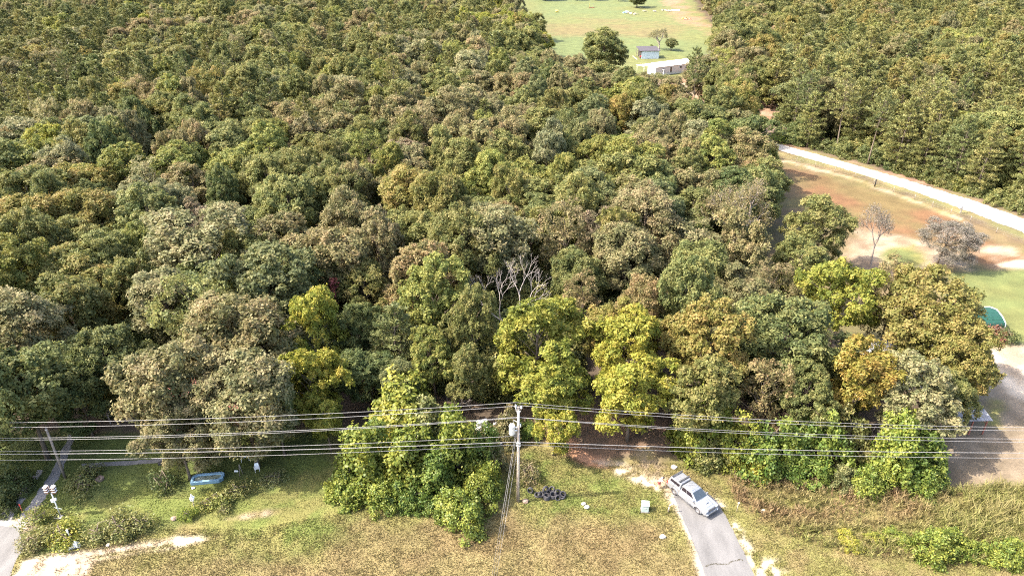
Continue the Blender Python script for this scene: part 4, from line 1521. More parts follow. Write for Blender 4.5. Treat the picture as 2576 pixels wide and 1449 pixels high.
# the remaining far trees as one mass
KORD = [('broad', 0), ('broad', 3), ('fine', 0), ('bold', 0), ('loose', 0), ('pine', 0), ('pine', 2)]


def make_forest():
    rs = random.Random(5)
    n = len(FAR)
    co = np.zeros((n, 3), np.float32)
    sc = np.zeros((n, 3), np.float32)
    rt = np.zeros((n, 3), np.float32)
    kd = np.zeros(n, np.int32)
    tn = np.ones((n, 4), np.float32)
    for i, (x, y, R, Ht, kind, t) in enumerate(FAR):
        opts = [k for k, q in enumerate(KORD) if q[0] == kind]
        k = rs.choice(opts)
        p = PROTO[kind][KORD[k][1]]
        co[i] = (x, y, 0)
        sc[i] = (R / p[3], R / p[3], Ht / p[2])
        rt[i] = (rs.uniform(-.07, .07), rs.uniform(-.07, .07), rs.uniform(0, 6.283))
        kd[i] = k
        c = TINT[t]
        b = rs.uniform(0.85, 1.15)
        tn[i, :3] = (c[0] * b, c[1] * b, c[2] * b)
    me = bpy.data.meshes.new('forest')
    me.vertices.add(n)
    me.vertices.foreach_set('co', co.ravel())
    for nm, ty, arr, fld in (('scl', 'FLOAT_VECTOR', sc, 'vector'), ('rot', 'FLOAT_VECTOR', rt, 'vector'), ('kd', 'INT', kd, 'value'), ('tint', 'FLOAT_COLOR', tn, 'color')):
        a = me.attributes.new(nm, ty, 'POINT')
        a.data.foreach_set(fld, arr.ravel())
    o = bpy.data.objects.new('forest', me)
    COL.objects.link(o)
    structure(o, 'stuff')
    o['label'] = 'distant mixed wood of broadleaf trees and pines reaching the top of the picture'
    ng = bpy.data.node_groups.new('forest_scatter', 'GeometryNodeTree')
    ng.interface.new_socket('Geometry', in_out='INPUT', socket_type='NodeSocketGeometry')
    ng.interface.new_socket('Geometry', in_out='OUTPUT', socket_type='NodeSocketGeometry')
    N, L = ng.nodes, ng.links
    gi, go = N.new('NodeGroupInput'), N.new('NodeGroupOutput')
    join = N.new('GeometryNodeJoinGeometry')

    def named(nm, ty):
        q = N.new('GeometryNodeInputNamedAttribute')
        q.data_type = ty
        q.inputs['Name'].default_value = nm
        return q.outputs[0]
    s_, r_, k_ = named('scl', 'FLOAT_VECTOR'), named('rot', 'FLOAT_VECTOR'), named('kd', 'INT')
    e2r = N.new('FunctionNodeEulerToRotation')
    L.new(r_, e2r.inputs[0])
    for k, (kind, idx) in enumerate(KORD):
        crown = PROTO[kind][idx][1]
        src = next(q for q in COL.objects if q.type == 'MESH' and q.data == crown)
        oi = N.new('GeometryNodeObjectInfo')
        oi.inputs['Object'].default_value = src
        oi.transform_space = 'ORIGINAL'
        cmp_ = N.new('FunctionNodeCompare')
        cmp_.data_type = 'INT'
        cmp_.operation = 'EQUAL'
        ia = [q for q in cmp_.inputs if q.type == 'INT']
        L.new(k_, ia[0])
        ia[1].default_value = k
        iop = N.new('GeometryNodeInstanceOnPoints')
        L.new(gi.outputs[0], iop.inputs['Points'])
        L.new(cmp_.outputs[0], iop.inputs['Selection'])
        L.new(oi.outputs['Geometry'], iop.inputs['Instance'])
        L.new(e2r.outputs[0], iop.inputs['Rotation'])
        L.new(s_, iop.inputs['Scale'])
        L.new(iop.outputs[0], join.inputs[0])
    L.new(join.outputs[0], go.inputs[0])
    md = o.modifiers.new('scatter', 'NODES')
    md.node_group = ng


make_forest()


def make_undergrowth():
    rs = np.random.RandomState(6)
    n = 9000
    y = 62 + 150 * rs.rand(n) ** 1.2
    x = (rs.rand(n) * 2 - 1) * (y * 0.66 + 20)
    k = np.ones(n, bool)
    for p in GFREE + [GP([(-900, 1010), (330, 1040), (700, 1050), (900, 1000), (1150, 1000), (1300, 1010), (1480, 1015), (1700, 1010), (2100, 1030), (2330, 990), (2420, 900), (3300, 900), (3300, 2600), (-900, 2600)]), GP([(1470, 900), (1720, 900), (1720, 1200), (1470, 1200)])]:
        k &= sdist(x, y, p) < -2.0
    x, y = x[k][:2600], y[k][:2600]
    n = len(x)
    me = bpy.data.meshes.new('undergrowth')
    me.vertices.add(n)
    me.vertices.foreach_set('co', np.stack([x, y, 0 * x], 1).astype(np.float32).ravel())
    s = 0.45 + 0.7 * rs.rand(n)
    tn = np.array([TINT[t] for t in ('deep', 'dark', 'oak', 'olive')])[rs.randint(0, 4, n)] * (0.8 + 0.4 * rs.rand(n))[:, None]
    for nm, ty, arr, fld in (('scl', 'FLOAT_VECTOR', np.stack([s, s, s * (0.6 + 0.6 * rs.rand(n))], 1), 'vector'), ('rot', 'FLOAT_VECTOR', np.stack([0 * x, 0 * x, rs.rand(n) * 6.28], 1), 'vector'), ('tint', 'FLOAT_COLOR', np.concatenate([tn, np.ones((n, 1))], 1), 'color')):
        a = me.attributes.new(nm, ty, 'POINT')
        a.data.foreach_set(fld, arr.astype(np.float32).ravel())
    o = bpy.data.objects.new('undergrowth', me)
    COL.objects.link(o)
    structure(o, 'stuff')
    o['label'] = 'shaded green undergrowth between the trunks of the wood'
    ng = bpy.data.node_groups.new('undergrowth_scatter', 'GeometryNodeTree')
    ng.interface.new_socket('Geometry', in_out='INPUT', socket_type='NodeSocketGeometry')
    ng.interface.new_socket('Geometry', in_out='OUTPUT', socket_type='NodeSocketGeometry')
    N, L = ng.nodes, ng.links
    gi, go = N.new('NodeGroupInput'), N.new('NodeGroupOutput')
    crown = PROTO['mound'][0][1]
    oi = N.new('GeometryNodeObjectInfo')
    oi.inputs['Object'].default_value = next(q for q in COL.objects if q.type == 'MESH' and q.data == crown)
    oi.transform_space = 'ORIGINAL'
    iop = N.new('GeometryNodeInstanceOnPoints')
    a, b = N.new('GeometryNodeInputNamedAttribute'), N.new('GeometryNodeInputNamedAttribute')
    for q, nm in ((a, 'scl'), (b, 'rot')):
        q.data_type = 'FLOAT_VECTOR'
        q.inputs['Name'].default_value = nm
    e2r = N.new('FunctionNodeEulerToRotation')
    L.new(b.outputs[0], e2r.inputs[0])
    L.new(gi.outputs[0], iop.inputs['Points'])
    L.new(oi.outputs['Geometry'], iop.inputs['Instance'])
    L.new(e2r.outputs[0], iop.inputs['Rotation'])
    L.new(a.outputs[0], iop.inputs['Scale'])
    L.new(iop.outputs[0], go.inputs[0])
    o.modifiers.new('scatter', 'NODES').node_group = ng


make_undergrowth()

# trees left of the frame that shade the yard and the wheel tracks
for x, y, R, Ht, lab in [(-54.5, 56.5, 5.0, 20, 'tall tree at the left edge shading the lawn'), (-60, 58, 6.0, 20, 'tall tree outside the left edge shading the wheel tracks'), (-62, 65, 6, 17, 'tree outside the left edge beyond the wheel tracks')]:
    plant('broad', x, y, Ht, R, 'oak', lab)
# low bushes along the foot of the pine wood
for k, (u, v, R, h, t) in enumerate([(2010, 352, 3.0, 3.2, 'bright'), (2050, 372, 2.2, 2.6, 'oak'), (2095, 383, 2.6, 3.4, 'dark'), (2140, 395, 2.4, 3.0, 'olive'), (2190, 408, 3.0, 4.2, 'dark'), (2250, 428, 2.4, 2.6, 'deep'), (2300, 440, 2.2, 2.4, 'olive'),
                                     (2352, 455, 2.8, 4.0, 'deep'), (2400, 472, 2.5, 3.0, 'limeolive'), (2455, 490, 2.6, 3.4, 'dark'), (2510, 512, 2.4, 3.0, 'olive'), (2560, 530, 2.4, 3.2, 'dark')]):
    x, y = G(u, v)
    nth = ['first', 'second', 'third', 'fourth', 'fifth', 'sixth', 'seventh', 'eighth', 'ninth', 'tenth', 'eleventh', 'last'][k]
    plant('mound', x, y, h, R, t, nth + ' ' + WORDS[t] + ' bush from the dirt track along the pine wood edge', 'bushes along the pine wood edge')
# streak of red creeper leaves
x, y = G(912, 720, 12 * 0.63)
rs_ = np.random.RandomState(4)
n_ = 260
zz = rs_.rand(n_)
P_ = np.stack([-0.5 + 0.5 * zz + 0.28 * rs_.normal(size=n_), 0.25 * rs_.normal(size=n_), 6.2 + zz * 4.2], 1)
V_, F_ = leaves(P_, unit(np.array([-0.4, -0.7, 0.5]) + 0.5 * rs_.normal(size=(n_, 3))), 0.16, 0.11, rs_)
o = thing('red_creeper', 'streak of red creeper leaves climbing a tree left of centre', 'creeper', (x - 3.2, y - 3.0))
MB().tube([(-0.2, 0.1, 0), (-0.4, 0.05, 5), (0, 0, 10.4)], [0.05, 0.04, 0.01], 5).build('stem', 'bark', o)
k = link('leaves', np_mesh('leaves', V_, F_, var=rs_.rand(n_)), 'leaf', o)
k['tint'] = (0.20, 0.06, 0.05)

# ------------------------------------------------------------------ power line
PX, PY = G(1303, 1261)
PH = ZAT(1024, PY)


def power_pole():
    o = thing('utility_pole', 'tall wooden power pole with a grey transformer, beside the tyre heap', 'utility pole', (PX, PY))
    MB().tube([(0, 0, -0.1), (0.02, 0, PH * 0.5), (0, 0, PH)], [0.165, 0.14, 0.11], 12).build('pole_shaft', 'pole_wood', o)
    # two standing insulators on brackets at the top
    for sx, dz in ((-0.26, 0.45), (0.28, 0.30)):
        b = MB()
        b.tube([(0, -0.1, PH - 0.75), (sx * 0.8, -0.12, PH - 0.35), (sx, -0.12, PH + dz - 0.35)], 0.04, 6)
        br = b.build('bracket', 'galv', o)
        MB().lathe([(0.0, 0), (0.075, 0), (0.10, 0.05), (0.07, 0.09), (0.095, 0.14), (0.06, 0.18), (0.08, 0.23), (0.05, 0.30), (0, 0.31)], 10, False,
                   Matrix.Translation((sx, -0.12, PH + dz - 0.36))).build('insulator', 'porcelain', o)
    MB().box(-0.12, 0.10, -0.24, -0.13, PH - 2.0, PH - 0.35).build('cover_plate', 'porcelain', o, 0.02)
    zt = PH - 2.55
    t = MB().lathe([(0, 0), (0.27, 0), (0.29, 0.05), (0.29, 0.95), (0.30, 0.97), (0.30, 1.02), (0.24, 1.09), (0, 1.12)], 18, False, Matrix.Translation((-0.62, -0.12, zt - 0.6))).build('transformer', 'porcelain', o)
    for s in (-0.1, 0.1):
        MB().lathe([(0, 0), (0.05, 0), (0.07, 0.05), (0.04, 0.09), (0.06, 0.14), (0.03, 0.22), (0, 0.23)], 8, False, Matrix.Translation((-0.62 + s, -0.12, zt + 0.5))).build('bushing', 'porcelain', t)
    MB().box(-0.36, -0.1, -0.18, -0.06, zt - 0.25, zt - 0.15).box(-0.36, -0.1, -0.18, -0.06, zt + 0.15, zt + 0.25).build('mounting_bracket', 'galv', o)
    MB().tube([(-0.16, -0.14, zt + 0.9), (-0.46, -0.2, zt + 1.15), (-0.5, -0.2, zt + 0.75)], 0.045, 6).build('fuse_cutout', 'porcelain', o)
    MB().tube([(0.2, -0.12, zt + 0.25), (0.2, -0.12, zt + 0.62)], [0.07, 0.05], 8).build('arrester', 'porcelain', o)
    MB().tube([(0.1, -0.17, 0.1), (0.085, -0.165, 3.0), (0.07, -0.15, PH - 3)], 0.018, 5).build('ground_wire', 'galv', o)
    for v in (1112, 1118):
        z = ZAT(v, PY)
        MB().box(-0.22, 0.22, -0.24, -0.14, z - 0.06, z + 0.06).build('cable_clamp', 'galv', o)
    return o


power_pole()


def wire(v0, vl, vr, dx, dyy, rad, label, mat='wire', left=True, right=True, name='power_wire', twist=False):
    """overhead line through the pole, sagging to both sides (rows in the survey frame)"""
    z0 = ZAT(v0, PY + dyy)
    y = PY + dyy
    x0 = PX + dx
    pts = []
    span = 112.0
    for side, ve, on in ((-1, vl, left), (1, vr, right)):
        if not on:
            pts.append((side, []))
            continue
        ue = 0 if side < 0 else 2576
        # where the line leaves the frame, at the same distance
        depth = y * CP + (H - 9) * SP
        xe = (ue - CXP) * depth / FPX
        ze = ZAT(ve, y)
        # parabola with z0 at pole, ze at xe, equal height one span off
        L = abs(xe - x0)
        s = (z0 - ze) / (L * (span - L))
        seg = []
        for k in range(1, 61):
            d = span * k / 60
            seg.append((x0 + side * d, y, z0 - s * d * (span - d)))
        pts.append((side, seg))
    line = list(reversed(pts[0][1])) + [(x0, y, z0)] + pts[1][1]
    m = MB().tube(line, rad, 5)
    if twist:
        for k in range(0, 400):
            pass
    o = m.build(name, mat)
    return tag(o, label, 'wire', 'overhead wires on the power pole')


wire(1012, 1063, 1075, -0.26, -0.12, 0.017, 'topmost overhead wire, on the higher insulator of the power pole')
wire(1020, 1075, 1083, 0.28, -0.12, 0.017, 'second overhead wire from the top of the power pole')
wire(1049, 1102, 1104, -0.15, -0.18, 0.017, 'upper wire of the middle pair on the power pole')
wire(1050, 1107, 1112, 0.2, -0.2, 0.017, 'lower wire of the middle pair on the power pole')
wire(1111, 1142, 1139, 0, -0.27, 0.026, 'thick bright cable below the transformer')
wire(1118, 1157, 1152, 0, -0.22, 0.019, 'lowest overhead cable on the power pole')
wire(1096, 1135, 1135, 0, 0.15, 0.017, 'thin twisted service cable running left behind the other wires', right=False)
ax, ay = G(1233, 1475)
for i, (v, lab) in enumerate([(1062, 'highest guy wire of the power pole'), (1080, 'middle guy wire of the power pole'), (1130, 'lowest guy wire of the power pole')]):
    z = ZAT(v, PY)
    o = MB().tube([(PX - 0.12, PY - 0.15, z), (ax + i * 0.22, ay + 0.1 * i, 0.0)], 0.009, 5).build('guy_wire', 'wire')
    tag(o, lab + ', slanting down to the grass', 'wire', 'guy wires of the power pole')

# service pole by the wheel tracks
x, y = G(165, 1203)
h = ZAT(1076, y)
o = thing('service_pole', 'short weathered wooden pole in the shade by the wheel tracks', 'utility pole', (x, y))
MB().tube([(0, 0, -.1), (0, 0, h)], [0.15, 0.11], 10).build('pole_shaft', 'grey_wood', o)
MB().tube([(-0.1, -0.1, h - 0.2), (0.12, -0.1, h - 0.2)], 0.03, 6).build('bracket', 'galv', o)

# pole beside the white road
x, y = G(2415, 537)
h = ZAT(499, y)
o = thing('roadside_pole', 'pale pole with a short crossarm and box beside the white road', 'utility pole', (x, y))
MB().tube([(0, 0, -.1), (0.25, 0, h)], [0.15, 0.11], 8).build('pole_shaft', 'offwhite', o)
MB().box(-0.55, 0.95, -0.06, 0.06, h - 0.3, h - 0.15).build('crossarm', 'offwhite', o)
MB().lathe([(0, 0), (0.3, 0), (0.3, 0.8), (0, 0.85)], 10, False, Matrix.Translation((-0.35, -0.1, h - 2.2))).build('transformer', 'porcelain', o)
x, y = G(2394, 622)
o = thing('fallen_pole', 'dark fallen pole lying on the rusty grass right of the round grey tree', 'pole', (x + 1.5, y))
MB().tube([(-2.2, -0.5, 0.12), (3.6, 0.9, 0.14)], [0.13, 0.1], 8).build('pole_shaft', 'grey_wood', o)

# fence along the road: posts and wires
FENCE = [(1958, 398), (2150, 446), (2300, 503), (2440, 558), (2576, 618), (2700, 672)]
FG = [Vector((*p, 0)) for p in GP(FENCE)]
fo = thing('wire_fence', 'low wire fence with thin posts along the white road', 'fence', (FG[0].x, FG[0].y))
base = FG[0].copy()
posts = []
for i in range(len(FG) - 1):
    n = max(1, int((FG[i + 1] - FG[i]).length / 4.2))
    for k in range(n):
        posts.append(FG[i].lerp(FG[i + 1], k / n))
pm = MB().tube([(0, 0, -0.1), (0, 0, 1.25)], [0.05, 0.045], 6).mesh('post')
for p in posts:
    q = link('post', pm, 'grey_wood', fo)
    q.location = p - base
for z in (0.45, 0.85, 1.15):
    MB().tube([p - base + Vector((0, -0.05, z)) for p in posts], 0.007, 3).build('fence_wire', 'wire', fo)
x, y = G(2200, 470)
o = MB().tube([(0, 0, -.1), (0.03, 0, 1.7)], [0.14, 0.12], 8).build('gate_post', 'black')
o.location = (x, y, 0)
tag(o, 'dark stout post standing by the wire fence', 'post')


# ------------------------------------------------------------------ yard on the left
def martin_pole():
    x, y = G(152.6, 1297)
    o = thing('birdhouse_pole', 'white pole topped by a cluster of small birdhouses on the sunny lawn', 'birdhouse', (x, y))
    h = 3.1
    MB().tube([(0, 0, 0), (0, 0, h)], 0.055, 8).build('pole_shaft', 'white_paint', o)
    MB().tube([(-0.45, 0.15, 1.0), (0.5, -0.1, 1.05)], 0.02, 5).build('perch_bar', 'white_paint', o)
    MB().tube([(-0.55, 0, h + 0.1), (0.55, 0, h + 0.1)], 0.03, 5).tube([(-0.55, 0, h + 0.62), (0.55, 0, h + 0.62)], 0.03, 5).tube([(0, 0, h), (0, 0, h + 0.9)], 0.035, 5).build('rack', 'brown_stone', o)
    for j, z in enumerate((h + 0.02, h + 0.32, h + 0.62)):
        for sx in (-0.38, 0.38):
            hb = MB().box(sx - 0.16, sx + 0.16, -0.16, 0.16, z, z + 0.2).build('nest_box', 'rust', o, 0.02)
            MB().prism([(sx - 0.2, z + 0.2), (sx + 0.2, z + 0.2), (sx, z + 0.31)], -0.19, 0.19).build('nest_roof', 'white_paint', hb)
            MB().lathe([(0, 0), (0.04, 0), (0.04, 0.012), (0, 0.012)], 8, False, Matrix.Translation((sx, -0.175, z + 0.1)) @ Matrix.Rotation(R_(90), 4, 'X')).build('entrance_hole', 'black', hb)
    MB().box(-0.32, -0.06, -0.1, 0.1, 1.9, 2.25).build('lower_house', 'white_paint', o, 0.02)
    MB().box(0.06, 0.24, -0.06, 0.1, 2.1, 2.4).build('lower_house', 'white_paint', o, 0.02)
    MB().box(-0.5, 0.3, -0.45, 0.05, 0, 0.10).build('base_stone', 'pale_stone', o, 0.03)


martin_pole()

x, y = G(524, 1207)
o = thing('blue_tub', 'light blue oblong tub holding murky water on the shaded lawn', 'tub', (x, y), 0.14)
b = MB()
outer = [(-1.62, -0.62), (1.28, -0.62), (1.62, -0.28), (1.62, 0.45), (1.3, 0.66), (-1.3, 0.66), (-1.62, 0.36)]
inner = [(p[0] * 0.86, p[1] * 0.66) for p in outer]
inn2 = [(p[0] * 0.82, p[1] * 0.58) for p in outer]
n = len(outer)
vs_ = [(a, c, 0) for a, c in outer] + [(a * 1.03, c * 1.05, 0.42) for a, c in outer] + [(a, c, 0.43) for a, c in inner] + [(a, c, 0.2) for a, c in inn2]
fs_ = []
for r in range(3):
    fs_ += [(r * n + i, r * n + (i + 1) % n, (r + 1) * n + (i + 1) % n, (r + 1) * n + i) for i in range(n)]
fs_.append(tuple(range(3 * n, 4 * n)))
b.add(vs_, fs_)
b.build('tub_shell', 'blue_plastic', o, 0.03)
w = MB().add([(a * 0.985, c * 0.985, 0.3) for a, c in [(p[0] * 0.84, p[1] * 0.61) for p in outer]], [tuple(range(n))])
w.build('water', 'murky_water', o)


def patio_table():
    x, y = G(618, 1155)
    o = thing('patio_table', 'white plastic patio table in the shade behind the blue tub', 'table', (x, y), 0.3)
    MB().lathe([(0, 0.70), (0.56, 0.70), (0.58, 0.72), (0.56, 0.745), (0, 0.75)], 18, False).build('table_top', 'plastic_white', o)
    for sx, sy in ((-1, -1), (1, -1), (1, 1), (-1, 1)):
        MB().tube([(0.34 * sx, 0.34 * sy, 0.7), (0.43 * sx, 0.43 * sy, 0)], [0.045, 0.035], 6).build('leg', 'plastic_white', o)


patio_table()


def plastic_chair(u, v, rz, lab):
    x, y = G(u, v)
    o = thing('plastic_chair', lab, 'chair', (x, y), rz, 'white plastic chairs round the patio table')
    MB().box(-0.24, 0.24, -0.24, 0.24, 0.41, 0.45).build('seat', 'plastic_white', o, 0.02)
    MB().hexa([(-0.24, 0.2, 0.44), (0.24, 0.2, 0.44), (0.24, 0.25, 0.44), (-0.24, 0.25, 0.44)], [(-0.2, 0.3, 0.86), (0.2, 0.3, 0.86), (0.2, 0.34, 0.86), (-0.2, 0.34, 0.86)]).build('backrest', 'plastic_white', o)
    for sx in (-1, 1):
        MB().tube([(0.26 * sx, 0.24, 0.62), (0.27 * sx, -0.2, 0.63), (0.26 * sx, -0.23, 0.4)], 0.025, 5).build('armrest', 'plastic_white', o)
        for sy in (-1, 1):
            MB().tube([(0.2 * sx, 0.2 * sy, 0.42), (0.24 * sx, 0.26 * sy, 0)], 0.025, 5).build('leg', 'plastic_white', o)


plastic_chair(634, 1135, 2.6, 'white plastic chair behind the patio table')
plastic_chair(648, 1184, 0.4, 'white plastic chair on the open lawn right of the patio table')
plastic_chair(595, 1140, -1.2, 'white plastic chair on the far left of the patio table')

# leaning prop with a white plank beside the table
x, y = G(603, 1198)
o = thing('wooden_swing_frame', 'weathered A-shaped wooden stand beside the patio table', 'stand', (x, y))
MB().tube([(0, 0, 0), (0.1, 0.25, 1.5)], 0.04, 5).build('leg', 'grey_wood', o)
MB().tube([(0.25, 0.35, 0), (0.1, 0.25, 1.5)], 0.04, 5).build('leg', 'grey_wood', o)
MB().box(-0.5, -0.1, 0.08, 0.16, 0.55, 0.75).build('white_board', 'white_paint', o)


def small_birdhouse():
    x, y = G(492, 1285)
    o = thing('birdhouse', 'small white birdhouse on a thin post by the straggly bush', 'birdhouse', (x, y))
    MB().tube([(0, 0, 0), (-0.02, 0, 1.5)], 0.035, 6).build('post', 'grey_wood', o)
    MB().box(-0.16, 0.16, -0.14, 0.14, 1.5, 1.8).build('box', 'white_paint', o)
    MB().prism([(-0.22, 1.8), (0.22, 1.8), (0, 2.0)], -0.19, 0.19).build('roof', 'white_paint', o)
    MB().lathe([(0, 0), (0.04, 0), (0.04, 0.012), (0, 0.012)], 8, False, Matrix.Translation((0, -0.15, 1.66)) @ Matrix.Rotation(R_(90), 4, 'X')).build('entrance_hole', 'black', o)
    MB().tube([(0, 0, 1.98), (0, 0, 2.3)], [0.07, 0.05], 6).build('finial', 'white_paint', o)


small_birdhouse()
x, y = G(192, 1372)
o = thing('white_cone', 'white pyramid-shaped marker at the bush edge by the sandy track', 'marker', (x, y), 0.3)
MB().add([(-0.38, -0.3, 0), (0.34, -0.34, 0), (0.38, 0.3, 0), (-0.3, 0.34, 0), (0.02, 0, 0.72)], [(3, 2, 1, 0), (0, 1, 4), (1, 2, 4), (2, 3, 4), (3, 0, 4)]).build('hood', 'white_metal', o, 0.02)
MB().box(-0.4, 0.4, -0.36, 0.36, 0.0, 0.05).build('foot_plate', 'galv', o)
x, y = G(181, 1362)
o = thing('marker_stake', 'thin white stake standing in the bushes above the white marker', 'stake', (x, y))
MB().tube([(0, 0, 0), (-0.05, 0, 1.5)], 0.03, 5).build('stake', 'white_paint', o)
MB().box(-0.11, 0.03, -0.05, 0.05, 1.25, 1.6).build('cap', 'white_paint', o, 0.01)


def rock(u, v, r, mat, lab, cat='stone', group=None, seed=1, name='stone', flat=0.65):
    rs = random.Random(seed)
    bm = bmesh.new()
    bmesh.ops.create_icosphere(bm, subdivisions=2, radius=r)
    off = Vector((rs.random() * 9, rs.random() * 9, rs.random() * 9))
    from mathutils import noise as mn
    for vv in bm.verts:
        k = 1 + 0.45 * mn.noise(vv.co / r * 0.9 + off)
        vv.co = Vector((vv.co.x * k * 1.2, vv.co.y * k, vv.co.z * k * flat + r * flat * 0.6))
    me = bpy.data.meshes.new(name)
    bm.to_mesh(me)
    bm.free()
    o = link(name, me, mat)
    x, y = G(u, v)
    o.location = (x, y, 0)
    return tag(o, lab, cat, group)


rock(176, 1380, 0.16, 'white_paint', 'small white stone left of the white marker', seed=2)
rock(272, 1372, 0.18, 'pale_stone', 'pale stone at the foot of the dense bush row', seed=3)
rock(252, 1207, 0.45, 'brown_stone', 'brown boulder on the shaded lawn', seed=4)
rock(1467, 1268, 0.22, 'pale_stone', 'upper left of two pale stones on the grass below the tyres', seed=5)
rock(1476, 1277, 0.24, 'pale_stone', 'lower right of two pale stones on the grass below the tyres', seed=6)
rock(1696, 1176, 0.30, 'pale_stone', 'pale stone on the grass above the car', seed=7)
rock(1322, 1262, 0.30, 'brown_stone', 'grey-brown stone at the foot of the power pole', seed=8)
rock(1667, 1352, 0.26, 'pale_stone', 'pale stone lying in the dry meadow', seed=9)
rock(438, 1305, 0.30, 'brown_stone', 'brown stone on the lawn left of the clipped bush', seed=10)
rock(1920, 1287, 0.25, 'pale_stone', 'pale stone among the weeds right of the thin post', seed=11)
rock(407, 1168, 0.30, 'black', 'black bucket-like lump on the footpath edge', 'lump', seed=12, flat=0.9)
rock(2290, 1228, 0.3, 'pale_stone', 'pale stone at the upper edge of the weedy bank', seed=14)
rock(486, 1228, 0.16, 'white_paint', 'small white stone beside the dark bush on the lawn', seed=15)


# ------------------------------------------------------------------ tyres
def tyre_mesh(R=0.34, W=0.24):
    h = W / 2
    prof = [(R * 0.60, -h * 0.75), (R * 0.78, -h), (R * 0.93, -h * 0.92), (R, -h * 0.6), (R, -h * 0.2), (R * 0.975, -h * 0.17), (R * 0.975, h * 0.17), (R, h * 0.2), (R, h * 0.6), (R * 0.93, h * 0.92), (R * 0.78, h), (R * 0.60, h * 0.75), (R * 0.66, h * 0.6), (R * 0.88, h * 0.5), (R * 0.88, -h * 0.5), (R * 0.66, -h * 0.6)]
    return MB().lathe(prof, 20, True).mesh('tyre')


TY = tyre_mesh()
GRP = 'old tyres heaped on the grass by the power pole'
for u, v, z, rx, ry, rz, sc, lab in [
    (1334, 1238, 0.30, 78, 0, -25, 1.0, 'tyre standing on edge at the left end of the heap'),
    (1372, 1243, 0.72, 80, 0, 35, 1.1, 'tyre standing upright on top, highest of the heap'),
    (1352, 1247, 0.14, 12, 5, 0, 1.0, 'flat tyre at the left front of the heap'),
    (1366, 1245, 0.15, 5, -8, 0, 1.05, 'flat tyre under the highest tyre'),
    (1360, 1250, 0.38, 35, 10, 20, 0.95, 'tilted tyre leaning on the left front of the heap'),
    (1384, 1240, 0.14, 4, 6, 0, 1.0, 'flat tyre at the back of the heap'),
    (1388, 1238, 0.42, 20, -30, 0, 1.05, 'tilted dark tyre at the back of the heap'),
    (1375, 1254, 0.14, -4, 3, 0, 1.1, 'bottom tyre of the front stack'),
    (1375, 1254, 0.40, -8, 5, 0, 1.1, 'upper tyre of the front stack'),
    (1391, 1251, 0.14, 6, 4, 0, 1.1, 'bottom tyre of the stack right of the front one'),
    (1391, 1251, 0.42, 14, 6, 0, 1.1, 'upper tyre of the stack right of the front one'),
    (1403, 1247, 0.16, 8, 12, 0, 1.0, 'bottom tyre at the right of the heap'),
    (1403, 1246, 0.46, 42, 20, 10, 1.0, 'tilted tyre at the right of the heap'),
    (1403, 1256, 0.26, 60, 0, 20, 0.95, 'tyre leaning at the right front of the heap'),
    (1414, 1251, 0.14, 5, -3, 0, 1.05, 'flat tyre near the right end of the heap'),
    (1416, 1249, 0.36, 24, 12, 0, 1.0, 'rightmost tyre, tilted, with pale grass inside'),
]:
    x, y = G(u, v)
    o = link('tyre', TY, 'rubber')
    o.location = (x, y, z * 0.98)
    o.rotation_euler = (R_(rx), R_(ry), R_(rz))
    o.scale = (sc, sc, sc)
    tag(o, lab, 'tyre', GRP)

# ------------------------------------------------------------------ utility box, posts, pallet
x, y = G(1622, 1283)
o = thing('utility_box', 'pale green metal utility box standing on the grass', 'utility box', (x, y), -0.1)
MB().hexa([(-0.36, -0.3, 0), (0.36, -0.3, 0), (0.36, 0.3, 0), (-0.36, 0.3, 0)], [(-0.36, -0.3, 0.86), (0.36, -0.3, 0.86), (0.36, 0.3, 0.98), (-0.36, 0.3, 0.98)]).build('cabinet', 'box_green', o, 0.02)
MB().hexa([(-0.39, -0.34, 0.865), (0.39, -0.34, 0.865), (0.39, 0.33, 0.985), (-0.39, 0.33, 0.985)], [(-0.39, -0.34, 0.91), (0.39, -0.34, 0.91), (0.39, 0.33, 1.03), (-0.39, 0.33, 1.03)]).build('lid', 'box_green', o, 0.01)
MB().box(-0.06, 0.06, -0.32, -0.303, 0.45, 0.55).build('latch', 'galv', o)
MB().box(-0.45, 0.45, -0.4, 0.4, -0.02, 0.06).build('pad', 'concrete', o)
x, y = G(1681, 1288)
o = thing('bent_post', 'grey wooden post with a bent-over top beside the driveway', 'post', (x, y))
MB().tube([(0, 0, 0), (0.02, 0, 0.75), (0.08, 0, 1.0), (0.26, 0.0, 1.13), (0.44, 0, 1.1)], [0.075, 0.075, 0.075, 0.07, 0.06], 8).build('post', 'pole_wood', o)
x, y = G(1853, 1286)
o = thing('marker_post', 'thin pale post at the right edge of the driveway', 'post', (x, y))
MB().tube([(0, 0, 0), (0.03, 0, 1.25)], [0.04, 0.035], 6).build('post', 'pole_wood', o)
MB().box(-0.04, 0.14, -0.03, 0.03, 1.1, 1.22).build('tag_plate', 'offwhite', o)
x, y = G(58, 1290)
o = thing('reflector_stake', 'thin orange stake between the wheel tracks', 'stake', (x, y))
MB().tube([(0, 0, 0), (0.02, 0, 1.2)], 0.03, 5).build('stake', 'red_stripe', o)
MB().box(-0.06, 0.06, -0.03, 0.02, 1.0, 1.2).build('reflector', 'red_paint', o)


